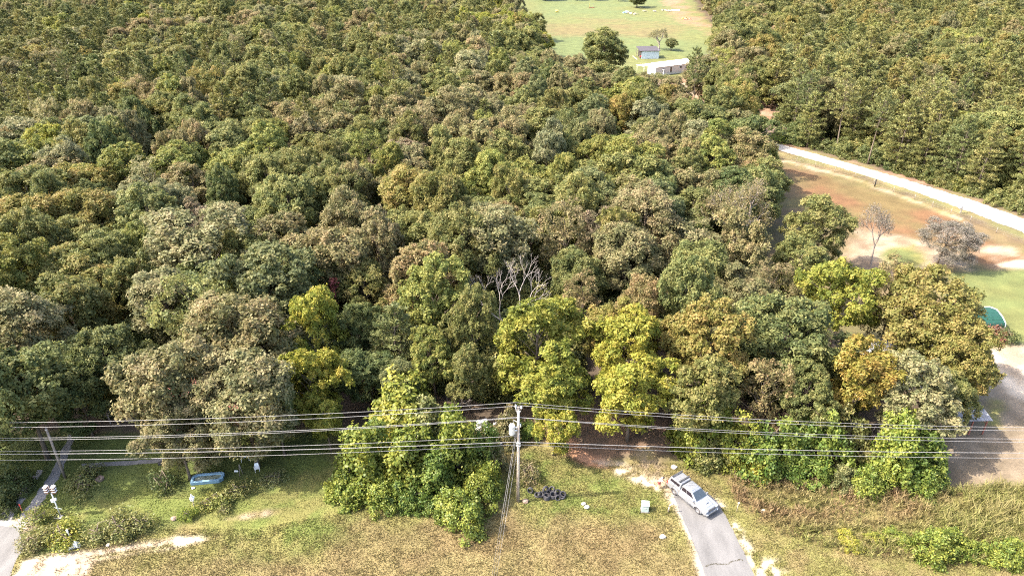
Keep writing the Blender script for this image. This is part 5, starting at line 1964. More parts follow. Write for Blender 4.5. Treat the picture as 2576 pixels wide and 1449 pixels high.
def pallet():
    x, y = G(1745, 1172)
    o = thing('pallet', 'old grey wooden pallet leaning in the thicket above the car', 'pallet', (x, y), -0.25)
    for k in range(7):
        q = MB().box(-0.55 + k * 0.3, -0.38 + k * 0.3, 0, 0.03, 0, 0.95).build('slat', 'offwhite' if k % 2 else 'grey_wood', o)
        q.rotation_euler = (R_(-20), 0, 0)
    for z in (0.05, 0.45, 0.85):
        q = MB().box(-0.6, 1.6, 0.035, 0.12, z, z + 0.1).build('rail', 'grey_wood', o)
        q.rotation_euler = (R_(-20), 0, 0)
    MB().tube([(-0.75, 0, 0), (-0.75, 0, 1.25)], 0.07, 6).build('stake', 'grey_wood', o)


pallet()

# rubbish behind the power pole
for u, v, sx, sy, sz, rz, mat, lab in [
    (1212, 1065, 1.3, 0.5, 0.7, 0.3, 'white_paint', 'large white broken panel on the rubbish heap'),
    (1204, 1077, 0.7, 0.5, 0.35, 0.9, 'offwhite', 'off-white board below the large white panel'),
    (1223, 1084, 0.4, 0.3, 0.9, 0.1, 'white_paint', 'white upright box beside the large white panel'),
    (1258, 1112, 0.5, 0.3, 0.14, 0.4, 'white_paint', 'flat white scrap on the dry brush'),
    (1283, 1056, 0.4, 0.4, 0.3, 0.2, 'red_paint', 'small red can by the top of the rubbish heap'),
    (1279, 1044, 0.35, 0.35, 0.5, 0.4, 'tarp_blue', 'small blue-grey container on the rubbish heap'),
    (1246, 1061, 0.5, 0.4, 0.12, 0.2, 'offwhite', 'pale flat board between the panel and the pole'),
]:
    x, y = G(u, v, 0.3)
    o = thing('rubbish', lab, 'rubbish', (x, y), rz, 'rubbish heap behind the power pole')
    z0 = 1.6 if v < 1090 else 0.5
    MB().hexa([(-sx / 2, -sy / 2, z0 - 1.6), (sx / 2, -sy / 2, z0 - 1.6), (sx / 2, sy / 2, z0 - 1.6), (-sx / 2, sy / 2, z0 - 1.6)] if False else [(-sx / 2, -sy / 2, 0), (sx / 2, -sy / 2, 0), (sx / 2 * 1.05, sy / 2, 0.02), (-sx / 2, sy / 2, 0)],
              [(-sx / 2 * 0.9, -sy / 2, sz * 0.9), (sx / 2, -sy / 2 * 0.8, sz), (sx / 2, sy / 2, sz * 1.1), (-sx / 2, sy / 2 * 0.9, sz)]).build('panel', mat, o, 0.02)


# ------------------------------------------------------------------ pickup with camper shell
def truck():
    rx, ry = G(1704, 1249)
    fx, fy = G(1762, 1296)
    hd = math.atan2(fy - ry, fx - rx)
    # those are the right-hand wheels' feet (camera side); centre line lies to the other side
    mx, my = (rx + fx) / 2, (ry + fy) / 2
    cx, cy = mx - math.sin(hd) * 0.78 - 0.2, my + math.cos(hd) * 0.78 + 0.4
    o = thing('pickup_truck', 'silver pickup with a camper shell standing at the top of the driveway', 'pickup', (cx, cy), hd)
    WB = 1.62                   # half wheelbase
    wr = 0.40

    def arch(xc, r=0.47, n=9):
        return [(xc + r * math.cos(math.pi * k / (n - 1)), wr * 0.92 + r * math.sin(math.pi * k / (n - 1))) for k in range(n)]
    # side outline, front at +x
    prof = [(2.62, 0.50), (2.68, 0.62), (2.66, 0.86), (2.56, 1.00), (2.30, 1.07), (1.75, 1.13), (1.25, 1.17), (1.15, 1.18), (-0.85, 1.20), (-2.58, 1.22), (-2.66, 1.15), (-2.68, 0.62), (-2.60, 0.50)]
    bottom = [(-2.15, 0.48)] + [p for p in reversed(arch(-WB))] + [(-1.10, 0.42), (1.10, 0.42)] + [p for p in reversed(arch(WB))] + [(2.15, 0.46)]
    hw = 0.93
    bm = bmesh.new()
    pts = prof + bottom
    layers = [(-hw * 0.97, 0.99), (-hw, 1.0), (hw, 1.0), (hw * 0.97, 0.99)]
    body = MB()
    poly = pts
    body.prism(poly, -hw, hw)
    body.build('body', 'car_paint', o, 0.06)
    # hood bulge and scoop
    MB().hexa([(1.30, -0.72, 1.10), (2.46, -0.62, 1.00), (2.46, 0.62, 1.00), (1.30, 0.72, 1.10)], [(1.32, -0.6, 1.215), (2.30, -0.46, 1.10), (2.30, 0.46, 1.10), (1.32, 0.6, 1.215)]).build('hood', 'car_paint', o, 0.05)
    sc = MB().hexa([(1.55, -0.24, 1.16), (2.02, -0.22, 1.12), (2.02, 0.22, 1.12), (1.55, 0.24, 1.16)], [(1.6, -0.2, 1.24), (1.98, -0.18, 1.22), (1.98, 0.18, 1.22), (1.6, 0.2, 1.24)]).build('hood_scoop', 'car_paint', o, 0.03)
    MB().add([(1.985, -0.17, 1.145), (1.985, 0.17, 1.145), (1.985, 0.165, 1.205), (1.985, -0.165, 1.205)], [(0, 1, 2, 3)]).build('scoop_intake', 'car_trim', sc).location = (0.02, 0, 0)
    # cab
    cb = [(-0.86, 0.90), (1.30, 0.88)]
    zt = 1.80
    MB().hexa([(-0.88, -0.885, 1.17), (1.32, -0.865, 1.15), (1.32, 0.865, 1.15), (-0.88, 0.885, 1.17)], [(-0.80, -0.70, zt - 0.02), (0.42, -0.68, zt - 0.03), (0.42, 0.68, zt - 0.03), (-0.80, 0.70, zt - 0.02)]).build('cab', 'car_paint', o, 0.07)
    roof = MB().hexa([(-0.76, -0.62, zt - 0.03), (0.34, -0.6, zt - 0.04), (0.34, 0.6, zt - 0.04), (-0.76, 0.62, zt - 0.03)], [(-0.7, -0.52, zt + 0.035), (0.26, -0.5, zt + 0.03), (0.26, 0.5, zt + 0.03), (-0.7, 0.52, zt + 0.035)]).build('roof', 'car_paint', o, 0.03)

    def lerp3(a, b, t):
        return tuple(a[i] + (b[i] - a[i]) * t for i in range(3))

    def pane(name, A, B, C_, D, off, mat, parent=o):
        """thin raised glass over the quad A B C D"""
        nrm = (Vector(B) - Vector(A)).cross(Vector(D) - Vector(A)).normalized()
        if nrm.dot(Vector(off)) < 0:
            nrm = -nrm
        lo = [Vector(p) + nrm * 0.002 for p in (A, B, C_, D)]
        hi = [Vector(p) + nrm * 0.014 for p in (A, B, C_, D)]
        return MB().hexa(lo, hi).build(name, mat, parent)
    # windscreen
    A, B = (1.32, -0.865, 1.15), (1.32, 0.865, 1.15)
    D, C_ = (0.42, -0.68, zt - 0.03), (0.42, 0.68, zt - 0.03)

    def sub(A, B, C_, D, s0, s1, t0, t1):
        def q(s, t):
            return lerp3(lerp3(A, B, s), lerp3(D, C_, s), t)
        return q(s0, t0), q(s1, t0), q(s1, t1), q(s0, t1)
    pane('windshield', *sub(A, B, C_, D, 0.06, 0.94, 0.10, 0.90), (1, 0, 1), 'windshield')
    for s in (-1, 1):
        A, B = (-0.88, 0.885 * s, 1.17), (1.32, 0.865 * s, 1.15)
        D, C_ = (-0.80, 0.70 * s, zt - 0.02), (0.42, 0.68 * s, zt - 0.03)
        pane('rear_side_window', *sub(A, B, C_, D, 0.07, 0.40, 0.22, 0.82), (0, s, 0.3), 'glass_dark')
        pane('front_side_window', *sub(A, B, C_, D, 0.43, 0.86, 0.22, 0.82), (0, s, 0.3), 'glass_dark')
        # doors as slightly raised panels with handles
        for x0, x1 in ((-0.80, 0.12), (0.16, 1.12)):
            d = MB().box(x0, x1, min(s * 0.925, s * 0.938), max(s * 0.925, s * 0.938), 0.56, 1.12).build('door', 'car_paint', o, 0.005)
            MB().box(x0 + 0.1, x0 + 0.26, min(s * 0.938, s * 0.965), max(s * 0.938, s * 0.965), 0.98, 1.02).build('door_handle', 'car_paint', d)
        m = MB().box(0.96, 1.10, min(s * 0.92, s * 1.14), max(s * 0.92, s * 1.14), 1.14, 1.32).build('side_mirror', 'car_paint', o, 0.03)
        MB().tube([(-1.05, s * 0.96, 0.36), (1.08, s * 0.96, 0.36)], 0.05, 6).build('side_step', 'car_trim', o)
        MB().box(2.44, 2.665, min(s * 0.56, s * 0.90), max(s * 0.56, s * 0.90), 0.84, 1.0).build('headlight', 'lamp_glass', o, 0.03)
        MB().box(-2.70, -2.56, min(s * 0.78, s * 0.945), max(s * 0.78, s * 0.945), 0.80, 1.15).build('tail_light', 'tail_lamp', o, 0.01)
        for xc in (-WB, WB):
            fl = MB()
            outr = [(xc + 0.56 * math.cos(math.pi * k / 8), wr * 0.92 + 0.56 * math.sin(math.pi * k / 8)) for k in range(9)]
            innr = [(xc + 0.46 * math.cos(math.pi * k / 8), wr * 0.92 + 0.46 * math.sin(math.pi * k / 8)) for k in range(9)]
            fl.prism(outr + innr[::-1], min(s * 0.90, s * 0.985), max(s * 0.90, s * 0.985))
            fl.build('fender_flare', 'car_paint', o, 0.01)
            M = Matrix.Translation((xc, s * 0.81, wr)) @ Matrix.Rotation(R_(90), 4, 'X')
            k_ = wr / 0.34
            tyr = bpy.data.objects.new('wheel', None)
            COL.objects.link(tyr)
            tyr.parent = o
            tyr.location = (xc, s * 0.82, wr)
            tyr.rotation_euler = (R_(90), 0, 0)
            t = link('tyre', TY, 'rubber', tyr)
            t.scale = (k_, k_, 1.05)
            r = MB().lathe([(0, 0.03), (0.06, 0.05), (0.08, 0.03), (0.20, 0.02), (0.25, 0.09), (0.26, 0.09), (0.26, -0.09), (0.25, -0.09), (0.20, -0.02), (0.08, -0.03), (0.06, -0.05), (0, -0.03)], 14, False).build('rim', 'rim', tyr)
    MB().box(2.60, 2.80, -0.90, 0.90, 0.48, 0.70).build('front_bumper', 'car_paint', o, 0.05)
    MB().box(2.58, 2.69, -0.50, 0.50, 0.74, 0.98).build('grille', 'car_trim', o, 0.02)
    MB().box(2.66, 2.70, -0.46, 0.46, 0.84, 0.88).build('grille_bar', 'car_paint', o)
    for s in (-0.72, 0.72):
        MB().lathe([(0, 0), (0.07, 0), (0.07, 0.02), (0, 0.03)], 10, False, Matrix.Translation((2.80, s, 0.58)) @ Matrix.Rotation(R_(90), 4, 'Y')).build('fog_lamp', 'lamp_glass', o)
    MB().box(-2.86, -2.66, -0.85, 0.85, 0.50, 0.68).build('rear_bumper', 'galv', o, 0.03)
    # camper shell
    sh = MB().hexa([(-2.60, -0.90, 1.20), (-0.93, -0.90, 1.195), (-0.93, 0.90, 1.195), (-2.60, 0.90, 1.20)], [(-2.42, -0.72, 1.80), (-0.95, -0.72, 1.83), (-0.95, 0.72, 1.83), (-2.42, 0.72, 1.80)]).build('camper_shell', 'car_paint', o, 0.06)
    for s in (-1, 1):
        A, B = (-2.60, 0.90 * s, 1.20), (-0.93, 0.90 * s, 1.195)
        D, C_ = (-2.42, 0.72 * s, 1.80), (-0.95, 0.72 * s, 1.83)
        pane('shell_window', *sub(A, B, C_, D, 0.12, 0.90, 0.30, 0.74), (0, s, 0.3), 'glass_dark', sh)
    A, B, C_, D = (-2.60, -0.90, 1.20), (-2.60, 0.90, 1.20), (-2.42, 0.72, 1.80), (-2.42, -0.72, 1.80)
    pane('rear_window', *sub(A, B, C_, D, 0.1, 0.9, 0.2, 0.85), (-1, 0, 0.2), 'glass_dark', sh)
    for xb in (-2.22, -1.25):
        rk = MB().box(xb - 0.06, xb + 0.06, -0.80, 0.80, 1.93, 1.97).build('rack_bar', 'car_trim', o, 0.01)
        for s in (-0.66, 0.66):
            MB().box(xb - 0.08, xb + 0.08, s - 0.04, s + 0.04, 1.82, 1.935).build('rack_foot', 'car_trim', rk)
    bm.free()


truck()


# ------------------------------------------------------------------ person behind the pickup
def person():
    x, y = G(1656, 1226)
    o = thing('person', 'person in a white shirt and red shorts stooping behind the pickup', 'person', (x, y), R_(-20))
    # joints: local +x is the way the person faces
    J = {'pel': (0, 0, 0.90), 'chest': (0.22, 0, 1.20), 'neck': (0.34, 0, 1.38), 'head0': (0.41, 0, 1.46), 'head1': (0.50, 0, 1.57)}
    V, E, Rr = [], [], []

    def v(p, r):
        V.append(p)
        Rr.append(r)
        return len(V) - 1

    def e(a, b):
        E.append((a, b))
    pel = v((0, 0, 0.92), (0.15, 0.12))
    wai = v((0.09, 0, 1.06), (0.145, 0.11))
    che = v((0.21, 0, 1.24), (0.17, 0.12))
    nk = v((0.32, 0, 1.38), (0.06, 0.06))
    h0 = v((0.38, 0, 1.46), (0.085, 0.08))
    h1 = v((0.43, 0, 1.57), (0.10, 0.09))
    e(pel, wai), e(wai, che), e(che, nk), e(nk, h0), e(h0, h1)
    ns = v((0.515, 0, 1.50), (0.02, 0.02))
    e(h0, ns)
    for s in (-1, 1):
        sh = v((0.24, 0.19 * s, 1.30), (0.065, 0.065))
        el = v((0.38, 0.24 * s, 1.04), (0.048, 0.048))
        wr_ = v((0.56, 0.20 * s, 0.90), (0.032, 0.032))
        pa = v((0.62, 0.19 * s, 0.86), (0.036, 0.026))
        e(che, sh), e(sh, el), e(el, wr_), e(wr_, pa)
        for k in range(4):
            f0 = v((0.655, (0.155 + 0.024 * k) * s, 0.835), (0.010, 0.010))
            f1 = v((0.68 - 0.004 * abs(k - 1.5), (0.150 + 0.026 * k) * s, 0.795), (0.009, 0.009))
            e(pa, f0), e(f0, f1)
        th = v((0.615, 0.14 * s, 0.835), (0.011, 0.011))
        e(pa, th)
        hip = v((0, 0.10 * s, 0.84), (0.10, 0.10))
        kn = v((0.07 + 0.14 * (s > 0), 0.13 * s, 0.48), (0.062, 0.062))
        an = v((-0.05 + 0.14 * (s > 0), 0.14 * s, 0.09), (0.04, 0.04))
        he = v((-0.07 + 0.14 * (s > 0), 0.14 * s, 0.04), (0.04, 0.04))
        to = v((0.13 + 0.14 * (s > 0), 0.16 * s, 0.035), (0.045, 0.032))
        e(pel, hip), e(hip, kn), e(kn, an), e(an, he), e(he, to)
        ea = v((0.395, 0.092 * s, 1.52), (0.02, 0.012))
        e(h0, ea)

    def skin_obj(name, V, E, Rr, mat, grow=1.0, root=0):
        me = bpy.data.meshes.new(name)
        me.from_pydata(V, E, [])
        ob = link(name, me, mat, o)
        sk = ob.modifiers.new('skin', 'SKIN')
        sk.use_smooth_shade = True
        if not me.skin_vertices:
            me.attributes  # layer is made by the modifier below
        return ob, me
    bm = bmesh.new()
    lay = bm.verts.layers.skin.verify()
    bv = []
    for i, p in enumerate(V):
        q = bm.verts.new(p)
        q[lay].radius = Rr[i]
        q[lay].use_root = (i == 0)
        bv.append(q)
    for a, b in E:
        bm.edges.new((bv[a], bv[b]))
    me = bpy.data.meshes.new('body')
    bm.to_mesh(me)
    bm.free()
    ob = link('body', me, 'skin', o)
    sk = ob.modifiers.new('skin', 'SKIN')
    sk.use_smooth_shade = True
    ob.modifiers.new('sub', 'SUBSURF').render_levels = 1

    def garment(name, chain, edges, mat):
        bm = bmesh.new()
        lay = bm.verts.layers.skin.verify()
        bv = []
        for i, (p, r) in enumerate(chain):
            q = bm.verts.new(p)
            q[lay].radius = r
            q[lay].use_root = (i == 0)
            bv.append(q)
        for a, b in edges:
            bm.edges.new((bv[a], bv[b]))
        me = bpy.data.meshes.new(name)
        bm.to_mesh(me)
        bm.free()
        g = link(name, me, mat, o)
        s = g.modifiers.new('skin', 'SKIN')
        s.use_smooth_shade = True
        g.modifiers.new('sub', 'SUBSURF').render_levels = 1
    garment('shirt', [((0.02, 0, 0.94), (0.19, 0.15)), ((0.10, 0, 1.08), (0.18, 0.14)), ((0.21, 0, 1.24), (0.20, 0.15)), ((0.29, 0, 1.34), (0.10, 0.09)),
                      ((0.24, 0.19, 1.30), (0.09, 0.09)), ((0.33, 0.23, 1.13), (0.075, 0.075)), ((0.24, -0.19, 1.30), (0.09, 0.09)), ((0.33, -0.23, 1.13), (0.075, 0.075))],
            [(0, 1), (1, 2), (2, 3), (2, 4), (4, 5), (2, 6), (6, 7)], 'shirt')
    garment('shorts', [((0, 0, 0.92), (0.17, 0.14)), ((0.0, 0.10, 0.84), (0.13, 0.13)), ((0.15, 0.125, 0.56), (0.10, 0.10)), ((0.0, -0.10, 0.84), (0.13, 0.13)), ((0.05, -0.125, 0.56), (0.10, 0.10))],
            [(0, 1), (1, 2), (0, 3), (3, 4)], 'shorts')
    hr = MB().lathe([(0, 0.115), (0.05, 0.11), (0.09, 0.08), (0.112, 0.02), (0.108, -0.05), (0.08, -0.08)], 12, False, Matrix.Translation((0.40, 0, 1.555)) @ Matrix.Rotation(R_(-15), 4, 'Y'))
    hr.build('hair', 'hair', o)


person()


# ------------------------------------------------------------------ buildings
def corrugated(u0, u1, n, depth=0.03):
    return [(u0 + (u1 - u0) * k / n, depth * (k % 2)) for k in range(n + 1)]


def mobile_home():
    x, y = G(1648, 193)
    rz = R_(30)
    o = thing('mobile_home', 'long white-roofed mobile home in the yard before the pasture', 'mobile home', (x, y), rz)
    Lh, Wd, hh = 17.0, 4.4, 3.3
    MB().box(0, Lh, 0, Wd, 0.0, 0.75).build('skirting', 'offwhite', o)
    MB().box(-0.02, Lh, -0.03, Wd + 0.03, 0.75, hh).build('wall', 'siding', o)
    # end wall panel facing left, white
    MB().box(-0.07, -0.023, -0.04, Wd + 0.04, 0.05, hh + 0.12).build('end_wall', 'white_metal', o)
    rf = MB()
    rf.prism([(-0.2, 0), (0, 0)], 0, 0) if False else None
    rf.add([(-0.25, -0.3, hh), (Lh + 0.2, -0.3, hh), (Lh + 0.2, Wd + 0.3, hh), (-0.25, Wd + 0.3, hh), (-0.25, Wd / 2, hh + 1.3), (Lh + 0.2, Wd / 2, hh + 1.3)], [(0, 1, 5, 4), (2, 3, 4, 5), (0, 4, 3), (1, 2, 5), (3, 2, 1, 0)])
    r = rf.build('roof', 'white_metal', o)
    for k in range(17):
        xx = 0.5 + k
        MB().add([(xx, -0.3, hh + 0.012), (xx + 0.06, -0.3, hh + 0.012), (xx + 0.06, Wd / 2, hh + 1.33), (xx, Wd / 2, hh + 1.33)], [(0, 1, 2, 3)]).build('roof_seam', 'white_paint', r)
    for xx, w, z0, z1 in ((3.2, 1.0, 1.5, 2.5), (7.0, 0.9, 0.85, 2.75), (11.6, 1.1, 1.9, 2.6), (14.6, 1.0, 1.5, 2.5)):
        f = MB().box(xx - 0.08, xx + w + 0.08, -0.09, -0.035, z0 - 0.08, z1 + 0.08).build('window_frame' if z0 > 1 else 'door_frame', 'white_paint', o)
        MB().box(xx, xx + w, -0.11, -0.093, z0, z1).build('pane', 'glass_dark', f)
    # striped awning behind the left end
    a = thing('striped_awning', 'red and white striped awning behind the left end of the mobile home', 'awning', (x - math.sin(rz) * (Wd + 0.5), y + math.cos(rz) * (Wd + 0.5)), rz)
    n = 9
    sl = MB().box(0, 0.68, 0, 4.6, 0, 0.04).mesh('awning_slat')
    for k in range(n):
        q = bpy.data.objects.new('awning_slat', sl.copy())
        q.data.materials.append(MAT['red_stripe' if k % 2 else 'white_paint'])
        COL.objects.link(q)
        q.parent = a
        q.location = (-1.8 + k * 0.7, 0, 3.0)
        q.rotation_euler = (R_(-3), 0, 0)
    for px, py in ((-1.3, 4.3), (4.3, 4.3), (-1.3, 0.2)):
        MB().tube([(px, py, 0), (px, py, 2.9)], 0.06, 6).build('post', 'white_paint', a)
    # lamp pole
    lx, ly = G(1666, 210)
    lp = thing('yard_lamp_pole', 'thin white yard lamp pole before the mobile home', 'lamp', (lx, ly))
    hh2 = ZAT(178, ly)
    MB().tube([(0, 0, 0), (0, 0, hh2)], [0.09, 0.06], 6).build('pole_shaft', 'white_paint', lp)
    MB().lathe([(0, 0), (0.28, 0.02), (0.32, 0.15), (0.12, 0.3), (0, 0.32)], 10, False, Matrix.Translation((0, 0, hh2))).build('lamp_head', 'white_paint', lp)


mobile_home()


def open_shed():
    x, y = G(1613, 149)
    o = thing('pole_shed', 'shed with a pale blue wall and dark roof behind the mobile home', 'shed', (x, y), R_(4))
    w, d, h = 7.4, 6.5, 3.1
    wl_ = MB().box(0, w, 0, 0.12, 0, h).build('wall', 'pale_blue_metal', o)
    rb = MB().box(-0.02, 0.02, -0.03, -0.004, 0.02, h - 0.02).mesh('wall_rib')
    for k in range(13):
        q = link('wall_rib', rb, 'pale_blue_metal', wl_)
        q.location = (0.3 + k * 0.57, 0, 0)
    MB().box(w - 0.12, w, 0.13, d, 0, h + 0.3).build('side_wall', 'pale_blue_metal', o)
    MB().box(0, w, d - 0.1, d + 0.02, 0, h + 0.4).build('back_wall', 'grey_wood', o)
    MB().hexa([(-0.9, -0.4, h + 0.02), (w + 0.4, -0.4, h + 0.02), (w + 0.4, d + 0.4, h + 0.75), (-0.9, d + 0.4, h + 0.75)], [(-0.9, -0.4, h + 0.17), (w + 0.4, -0.4, h + 0.17), (w + 0.4, d + 0.4, h + 0.9), (-0.9, d + 0.4, h + 0.9)]).build('roof', 'dark_roof', o)
    for py in (0.2, d / 2, d):
        MB().box(-0.7, -0.55, py - 0.08, py + 0.08, 0, h + 0.05 + 0.1 * py).build('post', 'grey_wood', o)
    MB().box(-2.2, -1.9, -1.5, d + 0.5, 0, 0.05).build('threshold', 'pale_stone', o)
    m = thing('ride_on_mower', 'red mower parked in the open side of the shed', 'mower', (x + 0.1, y + 2.0), 0.0)
    MB().box(-0.5, 0.5, -0.4, 0.4, 0.35, 0.75).build('deck', 'red_paint', m, 0.06)
    MB().hexa([(0.0, -0.3, 0.75), (0.6, -0.3, 0.75), (0.6, 0.3, 0.75), (0.0, 0.3, 0.75)], [(0.1, -0.25, 1.05), (0.55, -0.25, 1.0), (0.55, 0.25, 1.0), (0.1, 0.25, 1.05)]).build('hood', 'red_paint', m, 0.05)
    MB().box(-0.5, -0.1, -0.25, 0.25, 0.76, 0.86).box(-0.55, -0.45, -0.25, 0.25, 0.86, 1.2).build('seat', 'black', m, 0.03)
    for sx in (-0.4, 0.4):
        for sy in (-0.45, 0.45):
            w_ = link('wheel', TY, 'rubber', m)
            w_.location = (sx, sy, 0.28)
            w_.rotation_euler = (R_(90), 0, 0)
            w_.scale = (0.8, 0.8, 0.8)


open_shed()


def carport():
    x, y = G(2526, 826, 0.8)
    o = thing('carport', 'green metal carport with a white trimmed end on the lawn', 'carport', (x, y), R_(3))
    Lc, Wc = 5.5, 5.0
    prof = [(0, 0.8), (0.0, 1.35), (0.12, 1.6), (1.1, 2.15), (Wc / 2, 2.5), (Wc - 1.1, 2.15), (Wc - 0.12, 1.6), (Wc, 1.35), (Wc, 0.8)]
    nb = 0
    # roof in horizontal panels running along x
    for i in range(len(prof) - 1):
        (a0, z0), (a1, z1) = prof[i], prof[i + 1]
        n = max(1, int(math.hypot(a1 - a0, z1 - z0) / 0.55))
        for k in range(n):
            p = (a0 + (a1 - a0) * k / n, z0 + (z1 - z0) * k / n)
            q = (a0 + (a1 - a0) * (k + 1) / n, z0 + (z1 - z0) * (k + 1) / n)
            dx, dz = q[0] - p[0], q[1] - p[1]
            L = math.hypot(dx, dz)
            nx, nz = -dz / L * 0.03, dx / L * 0.03
            f = 0.06
            pts = [(p[0], p[1]), (p[0] + dx * f + nx, p[1] + dz * f + nz), (p[0] + dx * (1 - f) + nx, p[1] + dz * (1 - f) + nz), (q[0], q[1]), (q[0] - nx * .5, q[1] - nz * .5), (p[0] - nx * .5, p[1] - nz * .5)]
            m = MB()
            m.add([(-Lc, a, z) for a, z in pts] + [(0, a, z) for a, z in pts], [tuple(range(6)), tuple(range(11, 5, -1))] + [(j, j + 6, (j + 1) % 6 + 6, (j + 1) % 6) for j in range(6)])
            m.build('roof_panel', 'green_metal', o)
    for xe in (0.03, -Lc - 0.03):
        MB().tube([(xe, a, z + 0.02) for a, z in prof], 0.07, 6).build('trim', 'white_metal', o)
    for xe in (-0.05, -Lc / 2, -Lc + 0.05):
        for a in (0.03, Wc - 0.03):
            MB().tube([(xe, a, 0), (xe, a, 1.35)], 0.045, 6).build('post', 'galv', o)


carport()


def lean_to():
    x, y = G(2478, 1092)
    o = thing('lean_to', 'open lean-to with a grey metal roof and red posts by the sand', 'shed', (x, y), R_(2))
    w, d = 4.2, 3.6
    zf, zb = ZAT(1052, y) - 0.05, ZAT(1052, y) + 0.55
    n = 9
    for k in range(n):
        x0, x1 = -w + k * w / n, -w + (k + 1) * w / n - 0.02
        m = MB().hexa([(x0, -0.4, zf), (x1, -0.4, zf), (x1, d, zb), (x0, d, zb)], [(x0, -0.4, zf + 0.03 + 0.015 * (k % 2)), (x1, -0.4, zf + 0.03 + 0.015 * (k % 2)), (x1, d, zb + 0.03 + 0.015 * (k % 2)), (x0, d, zb + 0.03 + 0.015 * (k % 2))])
        m.build('roof_sheet', 'grey_roof', o)
    for px, py in ((-0.35, 0), (-2.0, 0), (-w + 0.2, 0), (-0.35, d - 0.3), (-w + 0.2, d - 0.3)):
        MB().box(px - 0.06, px + 0.06, py - 0.06, py + 0.06, 0, zf + (zb - zf) * (py + 0.4) / (d + 0.4) - 0.01).build('post', 'brick_red', o)
    MB().tube([(-0.4, 0, zf - 0.7), (-1.0, 0, zf - 0.06)], 0.04, 5).build('brace', 'brick_red', o)
    MB().box(-w + 0.1, -0.3, d - 0.22, d - 0.16, 0, zb - 0.15).build('back_wall', 'grey_wood', o)


lean_to()


def gable_house(u, v, w, d, h, rise, rz, roofmat, wallmat, lab, cat='house'):
    x, y = G(u, v, h)
    o = thing('house', lab, cat, (x, y), rz)
    MB().box(-w / 2, w / 2, -d / 2, d / 2, 0, h).build('wall', wallmat, o)
    for s in (-1, 1):
        MB().add([(s * w / 2, -d / 2, h), (s * w / 2, d / 2, h), (s * w / 2, 0, h + rise)], [(0, 1, 2)]).build('gable', wallmat, o)
        n = 12
        for k in range(n):
            x0 = -w / 2 - 0.4 + (w + 0.8) * k / n
            x1 = -w / 2 - 0.4 + (w + 0.8) * (k + 1) / n - 0.03
            zl = h - 0.4 * rise / (d / 2)
            b = [(x0, s * (d / 2 + 0.4), zl), (x1, s * (d / 2 + 0.4), zl), (x1, 0.002 * s, h + rise), (x0, 0.002 * s, h + rise)]
            MB().hexa(b, [(p[0], p[1], p[2] + 0.05) for p in b]).build('roof_sheet', roofmat, o)
    for xx in (-w / 4, w / 4):
        f = MB().box(xx - 0.55, xx + 0.55, -d / 2 - 0.06, -d / 2 - 0.003, 0.9, 2.1).build('window', 'white_paint', o)
        MB().box(xx - 0.45, xx + 0.45, -d / 2 - 0.08, -d / 2 - 0.063, 1.0, 2.0).build('pane', 'glass_dark', f)
    dr = MB().box(-0.5, 0.5, -d / 2 - 0.06, -d / 2 - 0.003, 0.05, 2.1).build('door', 'white_paint', o)
    return o


gable_house(500, 985, 10, 7, 2.9, 1.8, R_(8), 'red_roof', 'brick_red', 'house with a red metal roof hidden under the big tan oak')
gable_house(2262, 893, 9, 7, 2.9, 1.7, R_(-6), 'grey_roof', 'white_paint', 'house with a pale grey roof hidden among the trees by the sand')

# ------------------------------------------------------------------ far pasture
x, y = G(1488, 21)
o = thing('goal_frame', 'small yellow post frame with a low wooden rail on the far pasture', 'frame', (x, y))
MB().box(-1.6, -1.35, -0.1, 0.1, 0, 2.6).build('post', 'yellow_wood', o)
MB().box(1.35, 1.6, -0.1, 0.1, 0, 2.6).build('post', 'grey_wood', o)
MB().box(-1.6, 1.9, -0.35, 0.35, 0, 0.45).build('rail', 'rust', o)
x, y = G(1401, 32)
o = thing('hay_bale', 'small tan bale lying on the left of the far pasture', 'bale', (x, y))
MB().lathe([(0, -0.9), (0.62, -0.9), (0.7, -0.82), (0.7, 0.82), (0.62, 0.9), (0, 0.9)], 16, False, Matrix.Translation((0, 0, 0.7)) @ Matrix.Rotation(R_(90), 4, 'Y')).build('bale', 'yellow_wood', o)


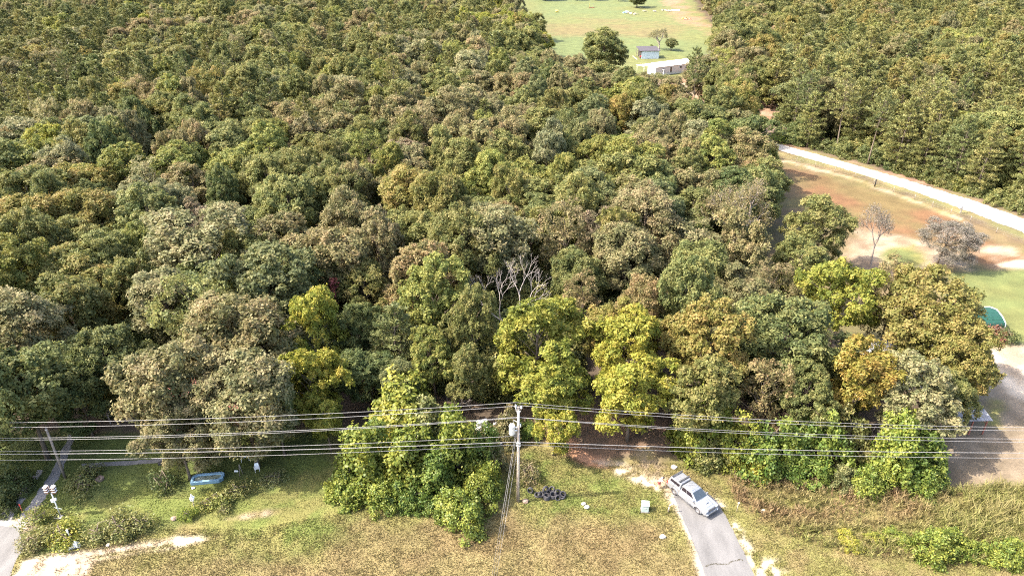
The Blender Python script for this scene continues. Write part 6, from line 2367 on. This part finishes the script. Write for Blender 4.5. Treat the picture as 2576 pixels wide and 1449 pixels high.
def heap(u, v, n, size, mats, lab, seed, cat='debris'):
    rs = random.Random(seed)
    x, y = G(u, v)
    o = thing('debris_heap', lab, cat, (x, y), 0, 'debris heaps on the far pasture')
    for k in range(n):
        a = rs.uniform(0, 6.28)
        r = rs.uniform(0, size)
        p = Vector((math.cos(a) * r * 1.3, math.sin(a) * r, 0.1 + rs.uniform(0, size * 0.35) * (1 - r / size / 1.2)))
        L = rs.uniform(0.8, 2.2) * size / 2.5
        d = Vector((rs.uniform(-1, 1), rs.uniform(-1, 1), rs.uniform(-0.1, 0.5))).normalized() * L
        m = MB()
        if k % 3:
            m.tube([p - d * 0.5 + Vector((0, 0, max(0, 0.5 * d.z))), p + d * 0.5 + Vector((0, 0, max(0, 0.5 * d.z)))], [0.16, 0.11], 5)
        else:
            w = rs.uniform(0.4, 0.9)
            m.hexa([p + Vector(q) * w for q in ((-1, -.7, 0), (1, -.6, 0), (.9, .7, 0), (-.9, .6, 0))], [p + Vector(q) * w for q in ((-.8, -.6, .5), (.9, -.5, .4), (.8, .6, .55), (-.9, .5, .45))])
        m.build('piece', mats[k % len(mats)], o)


heap(1576, 34, 14, 2.6, ['tarp_blue', 'porcelain', 'tarp_blue', 'grey_wood'], 'heap under blue sheeting on the far pasture', 3)
heap(1595, 38, 10, 2.2, ['pale_stone', 'rust', 'pale_stone'], 'low tan heap right of the blue sheeting', 4)
heap(1622, 30, 8, 1.3, ['pale_stone', 'grey_bark'], 'small grey stump heap on the far pasture', 5)
heap(1646, 30, 6, 0.8, ['pale_bark', 'porcelain'], 'single upright pale stump on the far pasture', 6)
heap(1676, 29, 18, 2.4, ['pale_bark', 'porcelain', 'grey_bark'], 'tangled heap of white branches on the far pasture', 7)
x, y = G(1700, 27)
o = thing('white_sheet', 'flat white sheet of metal lying at the right of the far pasture', 'sheet', (x, y), -0.3)
MB().hexa([(-2.6, -1.1, 0.05), (2.6, -1.1, 0.05), (2.4, 1.1, 0.3), (-2.6, 1.1, 0.25)], [(-2.6, -1.1, 0.12), (2.6, -1.1, 0.12), (2.4, 1.1, 0.37), (-2.6, 1.1, 0.32)]).build('sheet_metal', 'white_metal', o)
heap(1729, 50, 12, 3.0, ['yellow_wood', 'pale_stone', 'rust'], 'tan brush heap at the right rim of the far pasture', 8)
